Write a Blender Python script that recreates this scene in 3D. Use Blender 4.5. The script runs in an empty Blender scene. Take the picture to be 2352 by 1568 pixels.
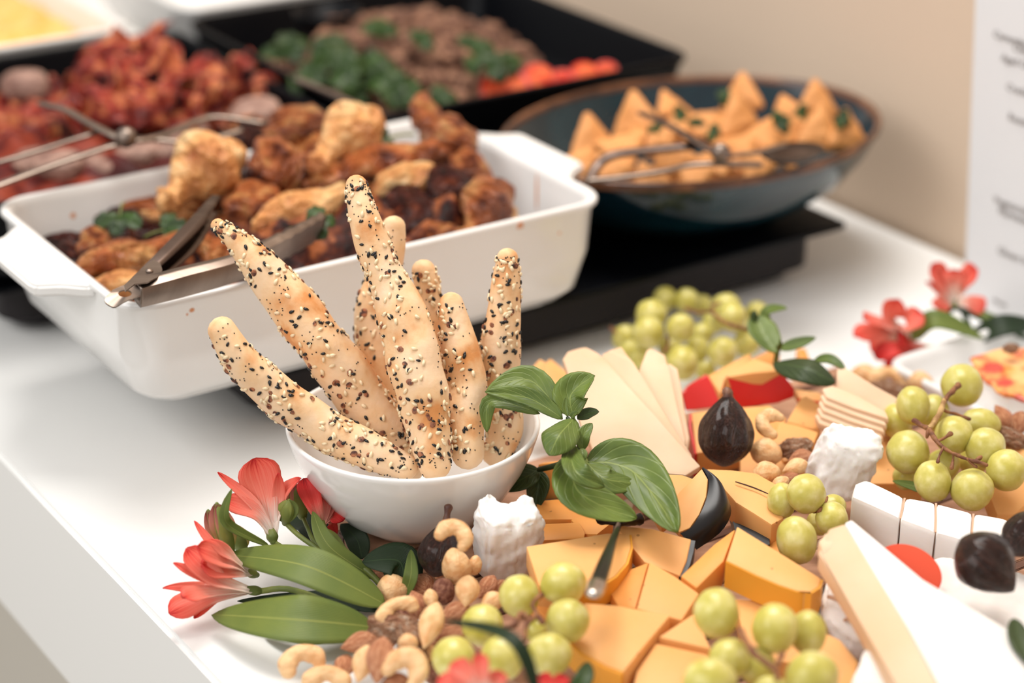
import bpy, bmesh, math, random
import numpy as np
from mathutils import Vector, Matrix, noise as mn, Euler

sc = bpy.context.scene
COL = sc.collection
RND = random.Random(7)

# ---------------------------------------------------------------- camera
TZ = 0.75                      # table top height above the floor
CH = 0.616                     # camera above the table top
F = 4700.0; W, H = 2352, 1568
PITCH, ROLL, TH = math.radians(24.35), math.radians(0.57), math.radians(34.28)
FW = Vector((0, math.cos(PITCH), -math.sin(PITCH)))
_u = Vector((0, math.sin(PITCH), math.cos(PITCH))); _r = Vector((1, 0, 0))
RT = (_r*math.cos(ROLL) + _u*math.sin(ROLL)).normalized()
UP = (_u*math.cos(ROLL) - _r*math.sin(ROLL)).normalized()
CAMP = Vector((0, 0, TZ+CH))
cam_d = bpy.data.cameras.new('camera'); cam = bpy.data.objects.new('camera', cam_d); COL.objects.link(cam)
cam.matrix_world = Matrix((( RT.x, UP.x, -FW.x, 0), (RT.y, UP.y, -FW.y, 0), (RT.z, UP.z, -FW.z, CAMP.z), (0, 0, 0, 1)))
cam_d.sensor_width = 36; cam_d.lens = F/W*36; cam_d.clip_start = .05
cam_d.dof.use_dof = True; cam_d.dof.focus_distance = 1.17; cam_d.dof.aperture_fstop = 3.0
sc.camera = cam
sc.view_settings.view_transform = 'Standard'; sc.view_settings.look = 'None'
sc.view_settings.gamma = 1; sc.view_settings.exposure = -0.06
sc.view_settings.use_curve_mapping = False

# ---------------------------------------------------------------- light
wd = bpy.data.worlds.new('world'); sc.world = wd; wd.use_nodes = True
wd.node_tree.nodes['Background'].inputs[0].default_value = (1.0, .97, .93, 1)
wd.node_tree.nodes['Background'].inputs[1].default_value = 0.72
def area(name, loc, target, sx, sy, power, color=(1, 1, 1)):
    l = bpy.data.lights.new(name, 'AREA'); l.shape = 'RECTANGLE'; l.size = sx; l.size_y = sy
    l.energy = power; l.color = color
    o = bpy.data.objects.new(name, l); COL.objects.link(o); o.location = loc
    o.rotation_euler = (Vector(target)-Vector(loc)).to_track_quat('-Z', 'Y').to_euler()
    return o
area('ceiling_light', (0.02, 1.62, 2.45), (0.0, 1.2, TZ), 1.0, 0.8, 35, (1, .965, .92))
area('window_light', (-1.3, 0.1, 2.2), (0.1, 1.15, TZ), 1.2, 1.0, 20, (1, .98, .96))

# ---------------------------------------------------------------- placing helpers
def P(px, py, z=0.0):          # point on the level z above the table under a pixel of the photo
    d = FW + RT*((px-W/2)/F) - UP*((py-H/2)/F)
    return CAMP + d*((z-CH)/d.z)
def PY(px, py, Y):             # point at world distance Y
    d = FW + RT*((px-W/2)/F) - UP*((py-H/2)/F)
    return CAMP + d*(Y/d.y)
U = Vector((math.cos(TH), math.sin(TH), 0)); V = Vector((-math.sin(TH), math.cos(TH), 0))
def UV(u, v, z=0.0): return U*u + V*v + Vector((0, 0, TZ+z))
def depth(p): return (Vector(p)-CAMP).dot(FW)

def empty(name, loc, label=None, cat=None, group=None):
    o = bpy.data.objects.new(name, None); COL.objects.link(o); o.location = loc; o.empty_display_size = .01
    tag(o, label, cat, group); return o
def tag(o, label=None, cat=None, group=None, kind=None):
    if label: o['label'] = label
    if cat: o['category'] = cat
    if group: o['group'] = group
    if kind: o['kind'] = kind
    return o
def wpos(o):
    p = Vector(o.location)
    while o.parent: o = o.parent; p += Vector(o.location)
    return p
def finish(me, ang=None):
    me.shade_smooth()
    if ang: me.set_sharp_from_angle(angle=math.radians(ang))
def mesh_obj(name, verts, faces, mat, parent=None, origin=None, ang=40, uvs=None, **t):
    """verts in world space -> one object with its origin at its base"""
    vs = [Vector(v) for v in verts]
    if origin is None:
        c = sum(vs, Vector())/len(vs); origin = Vector((c.x, c.y, min(v.z for v in vs)))
    me = bpy.data.meshes.new(name); me.from_pydata([v-origin for v in vs], [], faces)
    if uvs:
        l = me.uv_layers.new(name='uv')
        for poly in me.polygons:
            for li in poly.loop_indices: l.data[li].uv = uvs[me.loops[li].vertex_index]
    me.materials.append(mat); me.update(); finish(me, ang)
    o = bpy.data.objects.new(name, me); COL.objects.link(o)
    o.location = origin - (wpos(parent) if parent else Vector())
    o.parent = parent
    tag(o, **t); return o
def bm_obj(name, bm, mat, parent=None, **k):
    bmesh.ops.recalc_face_normals(bm, faces=bm.faces)
    bm.verts.ensure_lookup_table(); bm.verts.index_update()
    v = [x.co.copy() for x in bm.verts]; f = [[y.index for y in x.verts] for x in bm.faces]; bm.free()
    return mesh_obj(name, v, f, mat, parent, **k)
def inst(name, me, M, parent=None, **t):
    o = bpy.data.objects.new(name, me); COL.objects.link(o)
    if parent: M = Matrix.Translation(-wpos(parent)) @ M
    o.matrix_basis = M; o.parent = parent; tag(o, **t); return o
def mat4(x, y, z, p, s=(1, 1, 1)):
    return Matrix(((x.x*s[0], y.x*s[1], z.x*s[2], p.x), (x.y*s[0], y.y*s[1], z.y*s[2], p.y), (x.z*s[0], y.z*s[1], z.z*s[2], p.z), (0, 0, 0, 1)))
def basis(ang, lie=.6, roll=0):
    """frame whose x axis points along an angle of the picture, z roughly faces the viewer"""
    a = math.radians(ang); up = (UP*(1-lie) + Vector((0, 1, 0))*lie).normalized()
    x = (RT*math.cos(a) + up*math.sin(a)).normalized(); n = (-FW + Vector((0, 0, 1))*lie).normalized()
    y = n.cross(x).normalized(); z = x.cross(y)
    if roll:
        c, s = math.cos(math.radians(roll)), math.sin(math.radians(roll)); y, z = y*c+z*s, z*c-y*s
    return x, y, z

# ---------------------------------------------------------------- materials
def lin(c): return tuple(((x/255)/12.92 if x/255 <= .04045 else ((x/255+.055)/1.055)**2.4) for x in c) + (1,)
def M(name, c1, c2=None, c3=None, sc_=20, rough=.5, bump=0, bsc=None, sss=0, srad=(1, .5, .25), sscale=.004, spec=.5, metal=0, coat=0, lo=.4, hi=.6, det=4, rnd=0, stretch=None, trans=0, dist=.001, fleck=None):
    m = bpy.data.materials.new(name); m.use_nodes = True; nt = m.node_tree; N = nt.nodes; L = nt.links
    b = N['Principled BSDF']; b.inputs['Roughness'].default_value = rough; b.inputs['Metallic'].default_value = metal
    b.inputs['Specular IOR Level'].default_value = spec; b.inputs['Coat Weight'].default_value = coat
    b.inputs['Coat Roughness'].default_value = .12
    b.inputs['Base Color'].default_value = lin(c1)
    if sss:
        b.inputs['Subsurface Weight'].default_value = sss; b.inputs['Subsurface Radius'].default_value = srad
        b.inputs['Subsurface Scale'].default_value = sscale
    tc = N.new('ShaderNodeTexCoord'); mp = N.new('ShaderNodeMapping'); L.new(tc.outputs['Object'], mp.inputs[0])
    if stretch: mp.inputs['Scale'].default_value = stretch
    oi = N.new('ShaderNodeObjectInfo')
    vm = N.new('ShaderNodeVectorMath'); vm.operation = 'MULTIPLY'; vm.inputs[1].default_value = (3.1, 5.3, 7.7)
    L.new(oi.outputs['Random'], vm.inputs[0]); L.new(vm.outputs[0], mp.inputs['Location'])
    out = None
    if c2:
        n = N.new('ShaderNodeTexNoise'); n.inputs['Scale'].default_value = sc_; n.inputs['Detail'].default_value = det
        L.new(mp.outputs[0], n.inputs['Vector'])
        r = N.new('ShaderNodeValToRGB'); r.color_ramp.elements[0].position = lo; r.color_ramp.elements[1].position = hi
        r.color_ramp.elements[0].color = lin(c1); r.color_ramp.elements[1].color = lin(c2)
        if c3: e = r.color_ramp.elements.new((lo+hi)/2); e.color = lin(c3)
        L.new(n.outputs['Fac'], r.inputs[0]); out = r.outputs[0]
        if rnd:
            h = N.new('ShaderNodeHueSaturation'); L.new(out, h.inputs['Color'])
            mr = N.new('ShaderNodeMapRange'); mr.inputs['To Min'].default_value = 1-rnd; mr.inputs['To Max'].default_value = 1+rnd*.6
            L.new(oi.outputs['Random'], mr.inputs['Value']); L.new(mr.outputs[0], h.inputs['Value']); out = h.outputs[0]
        if fleck:
            vo = N.new('ShaderNodeTexVoronoi'); vo.inputs['Scale'].default_value = fleck; L.new(mp.outputs[0], vo.inputs['Vector'])
            lt = N.new('ShaderNodeMath'); lt.operation = 'LESS_THAN'; lt.inputs[1].default_value = .11; L.new(vo.outputs['Distance'], lt.inputs[0])
            nz = N.new('ShaderNodeTexNoise'); nz.inputs['Scale'].default_value = fleck*.6; L.new(mp.outputs[0], nz.inputs['Vector'])
            gt = N.new('ShaderNodeMath'); gt.operation = 'GREATER_THAN'; gt.inputs[1].default_value = .56; L.new(nz.outputs['Fac'], gt.inputs[0])
            mu = N.new('ShaderNodeMath'); mu.operation = 'MULTIPLY'; L.new(lt.outputs[0], mu.inputs[0]); L.new(gt.outputs[0], mu.inputs[1])
            m8 = N.new('ShaderNodeMath'); m8.operation = 'MULTIPLY'; L.new(mu.outputs[0], m8.inputs[0]); m8.inputs[1].default_value = .55
            mx = N.new('ShaderNodeMix'); mx.data_type = 'RGBA'; L.new(m8.outputs[0], mx.inputs[0]); L.new(out, mx.inputs[6]); mx.inputs[7].default_value = lin((128, 74, 36)); out = mx.outputs[2]
        L.new(out, b.inputs['Base Color'])
    if bump:
        n2 = N.new('ShaderNodeTexNoise'); n2.inputs['Scale'].default_value = bsc or sc_*3; n2.inputs['Detail'].default_value = 5
        L.new(mp.outputs[0], n2.inputs['Vector'])
        bp = N.new('ShaderNodeBump'); bp.inputs['Strength'].default_value = bump; bp.inputs['Distance'].default_value = dist
        L.new(n2.outputs['Fac'], bp.inputs['Height']); L.new(bp.outputs[0], b.inputs['Normal'])
    return m
def leaf_mat(name, base, dark, vein, lily=False, rough=.42):
    m = M(name, base, dark, sc_=35, rough=rough, spec=.35, sss=.0, lo=.35, hi=.7); nt = m.node_tree; N = nt.nodes; L = nt.links; b = N['Principled BSDF']
    uv = N.new('ShaderNodeUVMap'); uv.uv_map = 'uv'; sp = N.new('ShaderNodeSeparateXYZ'); L.new(uv.outputs[0], sp.inputs[0])
    def mth(op, a, c=None):
        x = N.new('ShaderNodeMath'); x.operation = op
        for i, q in enumerate((a, c)):
            if q is None: continue
            if isinstance(q, (int, float)): x.inputs[i].default_value = q
            else: L.new(q, x.inputs[i])
        return x.outputs[0]
    au = mth('ABSOLUTE', mth('SUBTRACT', sp.outputs[0], .5))
    if lily: ph = mth('MULTIPLY', sp.outputs[0], 90.)
    else: ph = mth('MULTIPLY', mth('SUBTRACT', sp.outputs[1], mth('MULTIPLY', au, .8)), 21.)
    w = mth('POWER', mth('ABSOLUTE', mth('SINE', ph)), 30. if not lily else 3.)
    mid = mth('LESS_THAN', au, .018)
    f = mth('MAXIMUM', mth('MULTIPLY', w, .34 if not lily else .22), mth('MULTIPLY', mid, .8))
    mx = N.new('ShaderNodeMix'); mx.data_type = 'RGBA'; L.new(f, mx.inputs[0])
    src = b.inputs['Base Color'].links[0].from_socket; L.new(src, mx.inputs[6]); mx.inputs[7].default_value = lin(vein)
    L.new(mx.outputs[2], b.inputs['Base Color'])
    bp = N.new('ShaderNodeBump'); bp.inputs['Strength'].default_value = .5; bp.inputs['Distance'].default_value = .0010; bp.invert = True
    L.new(f, bp.inputs['Height']); L.new(bp.outputs[0], b.inputs['Normal'])
    return m
def petal_mat(name, tip, mid, base, dark):
    m = M(name, tip, rough=.55, spec=.25, sss=.15, sscale=.003); nt = m.node_tree; N = nt.nodes; L = nt.links; b = N['Principled BSDF']
    uv = N.new('ShaderNodeUVMap'); uv.uv_map = 'uv'; sp = N.new('ShaderNodeSeparateXYZ'); L.new(uv.outputs[0], sp.inputs[0])
    mp = N.new('ShaderNodeMapping'); mp.inputs['Scale'].default_value = (26, 1.6, 1); L.new(uv.outputs[0], mp.inputs[0])
    n = N.new('ShaderNodeTexNoise'); n.inputs['Scale'].default_value = 1.0; n.inputs['Detail'].default_value = 3; L.new(mp.outputs[0], n.inputs['Vector'])
    a = N.new('ShaderNodeMath'); a.operation = 'MULTIPLY_ADD'; L.new(n.outputs['Fac'], a.inputs[0]); a.inputs[1].default_value = .55; L.new(sp.outputs[1], a.inputs[2])
    r = N.new('ShaderNodeValToRGB'); e = r.color_ramp.elements; e[0].position = .36; e[0].color = lin(base); e[1].position = .64; e[1].color = lin(mid)
    x = e.new(.90); x.color = lin(tip); x = e.new(1.32 if False else .999); x.color = lin(dark)
    s = N.new('ShaderNodeMath'); s.operation = 'MULTIPLY'; L.new(a.outputs[0], s.inputs[0]); s.inputs[1].default_value = .78
    L.new(s.outputs[0], r.inputs[0]); L.new(r.outputs[0], b.inputs['Base Color'])
    return m

m_table = M('table_white', (240, 240, 238), rough=.55, spec=.3)
m_wall = M('wall_paint', (220, 198, 176), (223, 201, 179), sc_=2, rough=.9, spec=.1)
m_floor = M('floor_grey', (150, 142, 130), (158, 150, 139), sc_=3, rough=.8)
m_china = M('white_china', (236, 235, 233), rough=.16, spec=.55, sss=.0, coat=.3)
m_black = M('black_enamel', (4, 5, 9), rough=.4, spec=.12)
m_black2 = M('black_plastic', (8, 8, 11), rough=.5, spec=.15)
m_wbody = M('warmer_grey', (34, 30, 31), rough=.5, spec=.2)
m_blue = M('teal_glaze', (4, 26, 36), (18, 56, 66), c3=(8, 38, 48), sc_=14, rough=.12, spec=.45, coat=.2, lo=.35, hi=.68)
m_brim = M('brown_glaze', (70, 42, 30), (120, 78, 52), sc_=30, rough=.25, spec=.5)
m_metal = M('steel', (122, 108, 99), (142, 128, 118), sc_=8, rough=.36, metal=1, bump=.1, bsc=200, stretch=(1, 6, 1))
m_metald = M('steel_dark', (76, 62, 56), (98, 84, 77), sc_=12, rough=.32, metal=1)
m_bread = M('bread_crust', (240, 208, 172), (216, 146, 84), c3=(236, 196, 150), sc_=40, rough=.6, bump=.5, bsc=130, sss=.12, sscale=.003, lo=.36, hi=.68, det=5, dist=.0016)
m_sew = M('sesame_white', (243, 224, 190), (230, 205, 165), sc_=300, rough=.4, sss=.2, sscale=.001)
m_seb = M('sesame_black', (16, 15, 17), rough=.35, spec=.5)
m_sed = M('onion_flake', (176, 112, 76), (74, 38, 30), sc_=.8, rough=.6)
m_grape = M('grape_skin', (190, 180, 84), (220, 212, 148), c3=(204, 195, 110), sc_=1.3, rough=.3, spec=.45, sss=.55, srad=(1, .9, .4), sscale=.009, lo=.35, hi=.7, rnd=.05)
m_gstem = M('grape_stem', (150, 100, 62), (104, 60, 38), sc_=160, rough=.7, bump=.6, bsc=400)
m_gstem2 = M('grape_stem_pale', (196, 160, 104), (150, 110, 66), sc_=160, rough=.7, bump=.5, bsc=400)
CH_ = dict(rough=.5, spec=.3, sss=.25, srad=(1, .6, .3), sscale=.004)
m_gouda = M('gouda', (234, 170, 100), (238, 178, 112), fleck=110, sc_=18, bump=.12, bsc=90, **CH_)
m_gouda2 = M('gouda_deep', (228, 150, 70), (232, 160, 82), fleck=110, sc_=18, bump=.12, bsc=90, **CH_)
m_pale = M('pale_cheddar', (230, 194, 160), (234, 202, 172), sc_=16, bump=.18, bsc=120, **CH_)
m_rindy = M('yellow_rind', (232, 156, 50), (236, 166, 60), sc_=20, rough=.45, spec=.3, sss=.15)
m_rindr = M('red_wax', (205, 22, 22), (216, 40, 34), sc_=16, rough=.32, spec=.4)
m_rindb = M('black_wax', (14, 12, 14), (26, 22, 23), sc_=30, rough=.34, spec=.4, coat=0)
m_goat = M('goat_cheese', (250, 249, 247), (244, 240, 236), sc_=30, rough=.8, bump=.5, bsc=120, sss=.2, sscale=.004)
m_brie = M('brie_rind', (246, 244, 241), (238, 232, 227), sc_=14, rough=.85, bump=.4, bsc=90, sss=.15)
m_paste = M('brie_paste', (226, 190, 156), (222, 184, 146), sc_=18, rough=.5, sss=.2)
m_seam = M('crust_seam', (208, 168, 140), rough=.8)
m_fig = M('dried_fig', (50, 22, 18), (150, 106, 88), c3=(82, 42, 33), sc_=2.4, rough=.3, spec=.5, bump=.9, bsc=6, dist=.07, coat=.25, lo=.4, hi=.85, stretch=(.5, 3, 3))
m_figs = M('fig_stem', (78, 44, 34), (120, 80, 58), sc_=120, rough=.5, bump=.5)
m_alm = M('almond_skin', (172, 102, 68), (230, 178, 140), c3=(204, 138, 98), sc_=2.6, rough=.6, bump=.5, bsc=6, dist=.04, lo=.3, hi=.75, rnd=.16, stretch=(.35, 1.6, 1.6))
m_haz = M('hazelnut_skin', (136, 78, 60), (180, 124, 98), sc_=3, rough=.6, bump=.6, bsc=6, dist=.05, rnd=.1)
m_cash = M('cashew_flesh', (238, 196, 144), (226, 172, 116), c3=(234, 188, 136), sc_=1.6, rough=.45, bump=.2, bsc=3, dist=.03, sss=.15, rnd=.06)
m_wal = M('walnut_meat', (186, 124, 90), (244, 216, 190), c3=(214, 160, 122), sc_=2.4, rough=.6, bump=.8, bsc=5, dist=.1, lo=.35, hi=.7)
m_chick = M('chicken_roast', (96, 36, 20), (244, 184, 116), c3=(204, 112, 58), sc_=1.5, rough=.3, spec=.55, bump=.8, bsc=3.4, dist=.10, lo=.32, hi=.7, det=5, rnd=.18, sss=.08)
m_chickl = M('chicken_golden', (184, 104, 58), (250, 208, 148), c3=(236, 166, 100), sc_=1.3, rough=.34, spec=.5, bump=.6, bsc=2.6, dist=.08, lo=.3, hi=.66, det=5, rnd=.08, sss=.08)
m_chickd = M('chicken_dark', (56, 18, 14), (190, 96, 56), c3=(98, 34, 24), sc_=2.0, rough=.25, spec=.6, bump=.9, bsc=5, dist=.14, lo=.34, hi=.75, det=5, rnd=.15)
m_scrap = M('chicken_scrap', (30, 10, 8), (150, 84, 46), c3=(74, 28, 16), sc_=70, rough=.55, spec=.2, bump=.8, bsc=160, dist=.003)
m_sauce = M('roasting_juices', (30, 12, 10), (96, 46, 26), sc_=40, rough=.3, bump=.6)
m_bacon = M('bacon', (60, 12, 10), (150, 60, 36), c3=(100, 26, 18), sc_=34, rough=.55, spec=.2, bump=.5, bsc=70, lo=.36, hi=.66, rnd=.15, stretch=(.5, 2.2, 1))
m_saus = M('browned_mushroom', (120, 84, 72), (176, 140, 124), sc_=1.2, rough=.45, spec=.4, bump=.3, bsc=3, dist=.1, rnd=.15)
m_meat = M('minced_meat', (104, 66, 50), (184, 136, 106), c3=(140, 96, 74), sc_=1.6, rough=.6, bump=.6, bsc=3, dist=.1, rnd=.15)
m_egg = M('scrambled_egg', (238, 172, 84), (232, 156, 50), c3=(240, 188, 116), sc_=26, rough=.55, sss=.2, bump=.4)
m_past = M('fried_pastry', (232, 166, 98), (210, 128, 60), c3=(226, 156, 88), sc_=24, rough=.5, bump=.3, bsc=90, rnd=.1)
m_tom = M('tomato_skin', (178, 10, 8), (196, 18, 12), sc_=14, rough=.35, spec=.25)
m_tomi = M('tomato_flesh', (184, 26, 16), (222, 104, 60), sc_=1.2, rough=.55, spec=.15)
m_basil = leaf_mat('basil_leaf', (104, 122, 52), (66, 86, 34), (128, 142, 72))
m_basil2 = leaf_mat('basil_leaf_dark', (52, 68, 28), (38, 52, 22), (70, 92, 44))
m_lily = leaf_mat('lily_leaf', (104, 118, 50), (84, 104, 46), (140, 146, 74), lily=True)
m_lily2 = leaf_mat('lily_leaf_dark', (26, 46, 20), (18, 34, 15), (44, 66, 32), lily=True)
m_herb = leaf_mat('herb_leaf', (46, 72, 18), (20, 38, 12), (72, 96, 34))
m_petal = petal_mat('petal_coral', (224, 88, 74), (236, 132, 114), (248, 226, 212), (186, 34, 36))
m_petald = petal_mat('petal_deep', (190, 36, 36), (206, 62, 54), (226, 150, 134), (130, 14, 22))
m_bud = petal_mat('bud_skin', (130, 50, 52), (190, 130, 110), (150, 160, 84), (96, 92, 50))
m_stem = M('green_stem', (128, 136, 62), (98, 112, 48), sc_=60, rough=.5)
m_stemd = M('green_stem_dark', (32, 50, 24), (46, 68, 32), sc_=60, rough=.5)
m_wood = M('board_wood', (166, 120, 92), (196, 150, 120), sc_=10, rough=.6, stretch=(1, 9, 1), rnd=.12)
m_woodd = M('board_wood_dark', (92, 58, 44), (110, 72, 54), sc_=10, rough=.6, stretch=(1, 9, 1))
m_menu = M('menu_paper', (226, 226, 228), rough=.7)
m_ink = M('menu_ink', (128, 120, 116), rough=.8)
m_jam = M('red_jam', (204, 62, 34), (246, 190, 118), c3=(242, 160, 84), sc_=60, rough=.15, spec=.6, coat=.5, bump=.5)
m_label = M('orange_red_disc', (238, 84, 50), rough=.6)
m_knife = M('knife_dark', (42, 36, 36), rough=.22, metal=.8)
m_crack = M('dark_crack', (60, 36, 22), rough=.7)

# ---------------------------------------------------------------- shape builders
def loops_obj(name, loops, mat, parent=None, cap0=True, cap1=True, **k):
    vs, fs = [], []; n = len(loops[0])
    for lp in loops: vs += lp
    for i in range(len(loops)-1):
        for j in range(n):
            a, b = i*n+j, i*n+(j+1) % n; fs.append((a, b, b+n, a+n))
    if cap0: fs.append(tuple(reversed(range(n))))
    if cap1: fs.append(tuple(range((len(loops)-1)*n, len(loops)*n)))
    return mesh_obj(name, vs, fs, mat, parent, **k)
def rrect(cu, cv, hu, hv, r, z, n=8):
    pts = []
    for (sx, sy, a0) in ((1, 1, 0), (-1, 1, 90), (-1, -1, 180), (1, -1, 270)):
        for i in range(n+1):
            a = math.radians(a0+90*i/n); pts.append(UV(cu+sx*(hu-r)+r*math.cos(a), cv+sy*(hv-r)+r*math.sin(a), z))
    return pts
def lathe(name, prof, center, mat, parent=None, n=96, ex=1, ey=1, cap0=True, cap1=True, **k):
    loops = []
    for (r, z) in prof:
        loops.append([center + U*(r*ex*math.cos(2*math.pi*i/n)) + V*(r*ey*math.sin(2*math.pi*i/n)) + Vector((0, 0, z)) for i in range(n)])
    return loops_obj(name, loops, mat, parent, cap0, cap1, **k)
def catmull(pts, vals, n):
    out, ov = [], []; m = len(pts)
    for s in range(n+1):
        t = s/n*(m-1); i = min(int(t), m-2); f = t-i
        p = [pts[max(0, min(m-1, i+q))] for q in (-1, 0, 1, 2)]; w = [vals[max(0, min(m-1, i+q))] for q in (-1, 0, 1, 2)]
        c = lambda a, b, c_, d: .5*((2*b)+(c_-a)*f+(2*a-5*b+4*c_-d)*f*f+(3*b-a-3*c_+d)*f**3)
        out.append(Vector([c(p[0][j], p[1][j], p[2][j], p[3][j]) for j in range(3)])); ov.append(max(1e-5, c(*w)))
    return out, ov
def frames(pts):
    fr = []; ref = Vector((.13, .2, 1)).normalized(); prev = None
    for i, p in enumerate(pts):
        t = (pts[min(i+1, len(pts)-1)]-pts[max(i-1, 0)]).normalized()
        if prev is None:
            a = t.cross(ref)
            if a.length < .1: a = t.cross(Vector((1, 0, 0)))
            a.normalize()
        else: a = (prev - t*prev.dot(t)).normalized()
        prev = a; fr.append((t, a, t.cross(a)))
    return fr
def sweep_geo(pts, rad, n=14, seg=24, round0=True, round1=True, bumpy=0, bf=60, flat=1., seed=0):
    ps, rs = catmull([Vector(p) for p in pts], rad, seg)
    # rounded ends
    def cap(p, t, r, q): return [(p - t*r*math.cos(a)*.95, r*math.sin(a)) for a in q]
    t0 = (ps[1]-ps[0]).normalized(); t1 = (ps[-1]-ps[-2]).normalized()
    q = [math.radians(a) for a in (8, 30, 52, 72)]
    if round0: c = cap(ps[0], t0, rs[0], q); ps = [x[0] for x in c]+ps; rs = [x[1] for x in c]+rs
    if round1: c = cap(ps[-1], -t1, rs[-1], q[::-1]); ps += [x[0] for x in c]; rs += [x[1] for x in c]
    fr = frames(ps); vs, fs = [], []
    for i, (p, r) in enumerate(zip(ps, rs)):
        for j in range(n):
            a = 2*math.pi*j/n; d = fr[i][1]*math.cos(a)+fr[i][2]*math.sin(a)*flat
            k = 1+(bumpy*mn.noise((p+d*r)*bf+Vector((seed*3.1, 0, 0))) if bumpy else 0)
            vs.append(p+d*r*k)
    m = len(ps)
    for i in range(m-1):
        for j in range(n): a, b = i*n+j, i*n+(j+1) % n; fs.append((a, b, b+n, a+n))
    fs.append(tuple(reversed(range(n)))); fs.append(tuple(range((m-1)*n, m*n)))
    return vs, fs, ps, rs, fr
def sweep(name, pts, rad, mat, parent=None, n=10, seg=16, **k):
    g = {q: k.pop(q) for q in ('round0', 'round1', 'bumpy', 'bf', 'flat', 'seed') if q in k}
    vs, fs, *_ = sweep_geo(pts, rad, n, seg, **g)
    return mesh_obj(name, vs, fs, mat, parent, ang=None, **k)
def proto(name, fn, mat, sub=3, ang=None):
    bm = bmesh.new(); bmesh.ops.create_icosphere(bm, subdivisions=sub, radius=1)
    for v in bm.verts: v.co = fn(v.co.copy())
    me = bpy.data.meshes.new(name); bm.to_mesh(me); bm.free(); me.materials.append(mat); finish(me, ang); return me
def noisy(s, f, seed):
    return lambda c: c*(1+s*mn.noise(c*f+Vector((seed, 0, 0)))+.4*s*mn.noise(c*f*2.3+Vector((0, seed, 0))))
def with_mat(me, mat):
    m2 = me.copy(); m2.materials.clear(); m2.materials.append(mat); return m2

def poly_solid(bm, top, vec):
    """a solid from a planar-ish polygon swept by vec"""
    n = len(top); a = [bm.verts.new(p) for p in top]; b = [bm.verts.new(p+vec) for p in top]
    bm.faces.new(a); bm.faces.new(list(reversed(b)))
    for i in range(n): bm.faces.new((a[i], b[i], b[(i+1) % n], a[(i+1) % n]))
def slab(name, pts, t, mat, parent=None, mode='normal', bevel=.0012, jag=0, cuts=0, down_to=None, **k):
    """pts (px,py,z) of the visible face; swept away from the viewer ('normal') or straight down"""
    top = [P(*p) for p in pts]
    n = Vector()
    for i in range(len(top)): n += top[i].cross(top[(i+1) % len(top)])
    n.normalize()
    if n.dot(CAMP-top[0]) < 0: n = -n
    vec = -n*t if mode == 'normal' else Vector((0, 0, -t))
    bm = bmesh.new(); poly_solid(bm, top, vec)
    bmesh.ops.recalc_face_normals(bm, faces=bm.faces)
    if bevel: bmesh.ops.bevel(bm, geom=bm.edges[:], offset=bevel, segments=2, affect='EDGES', profile=.6)
    if cuts or jag:
        bmesh.ops.triangulate(bm, faces=[f for f in bm.faces if len(f.verts) > 4])
        bmesh.ops.subdivide_edges(bm, edges=bm.edges[:], cuts=max(1, cuts), use_grid_fill=True)
        for v in bm.verts: v.co += Vector((mn.noise(v.co*140), mn.noise(v.co*140+Vector((9, 0, 0))), mn.noise(v.co*140+Vector((0, 9, 0)))))*jag
    return bm_obj(name, bm, mat, parent, ang=35, **k)
def strip(name, pts, vec, out, t, mat, parent, **k):
    """a skin of thickness t along an open polyline, swept by vec; out = point the skin faces away from"""
    ps = [P(*p) for p in pts]; c = P(*out); vs = []; n = len(ps)
    ds = []
    for i in range(n):
        e_ = ps[min(i+1, n-1)]-ps[max(i-1, 0)]; d = Vector((e_.y, -e_.x, 0)).normalized()
        if d.dot(ps[i]-c) < 0: d = -d
        ds.append(d)
    for off in (0, 1):
        for p, d in zip(ps, ds):
            q = p+d*(t*off-(0 if off else .0006))+Vector((0, 0, -.0006)); vs += [q, q+vec*.98]
    def id(o, i, b): return o*2*n+i*2+b
    fs = []
    for i in range(n-1):
        fs.append((id(1, i, 0), id(1, i+1, 0), id(1, i+1, 1), id(1, i, 1)))
        fs.append((id(0, i, 0), id(0, i, 1), id(0, i+1, 1), id(0, i+1, 0)))
        fs.append((id(0, i, 0), id(0, i+1, 0), id(1, i+1, 0), id(1, i, 0)))
        fs.append((id(0, i, 1), id(1, i, 1), id(1, i+1, 1), id(0, i+1, 1)))
    for i in (0, n-1): fs.append((id(0, i, 0), id(1, i, 0), id(1, i, 1), id(0, i, 1)))
    return mesh_obj(name, vs, fs, mat, parent, ang=40, **k)

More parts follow.
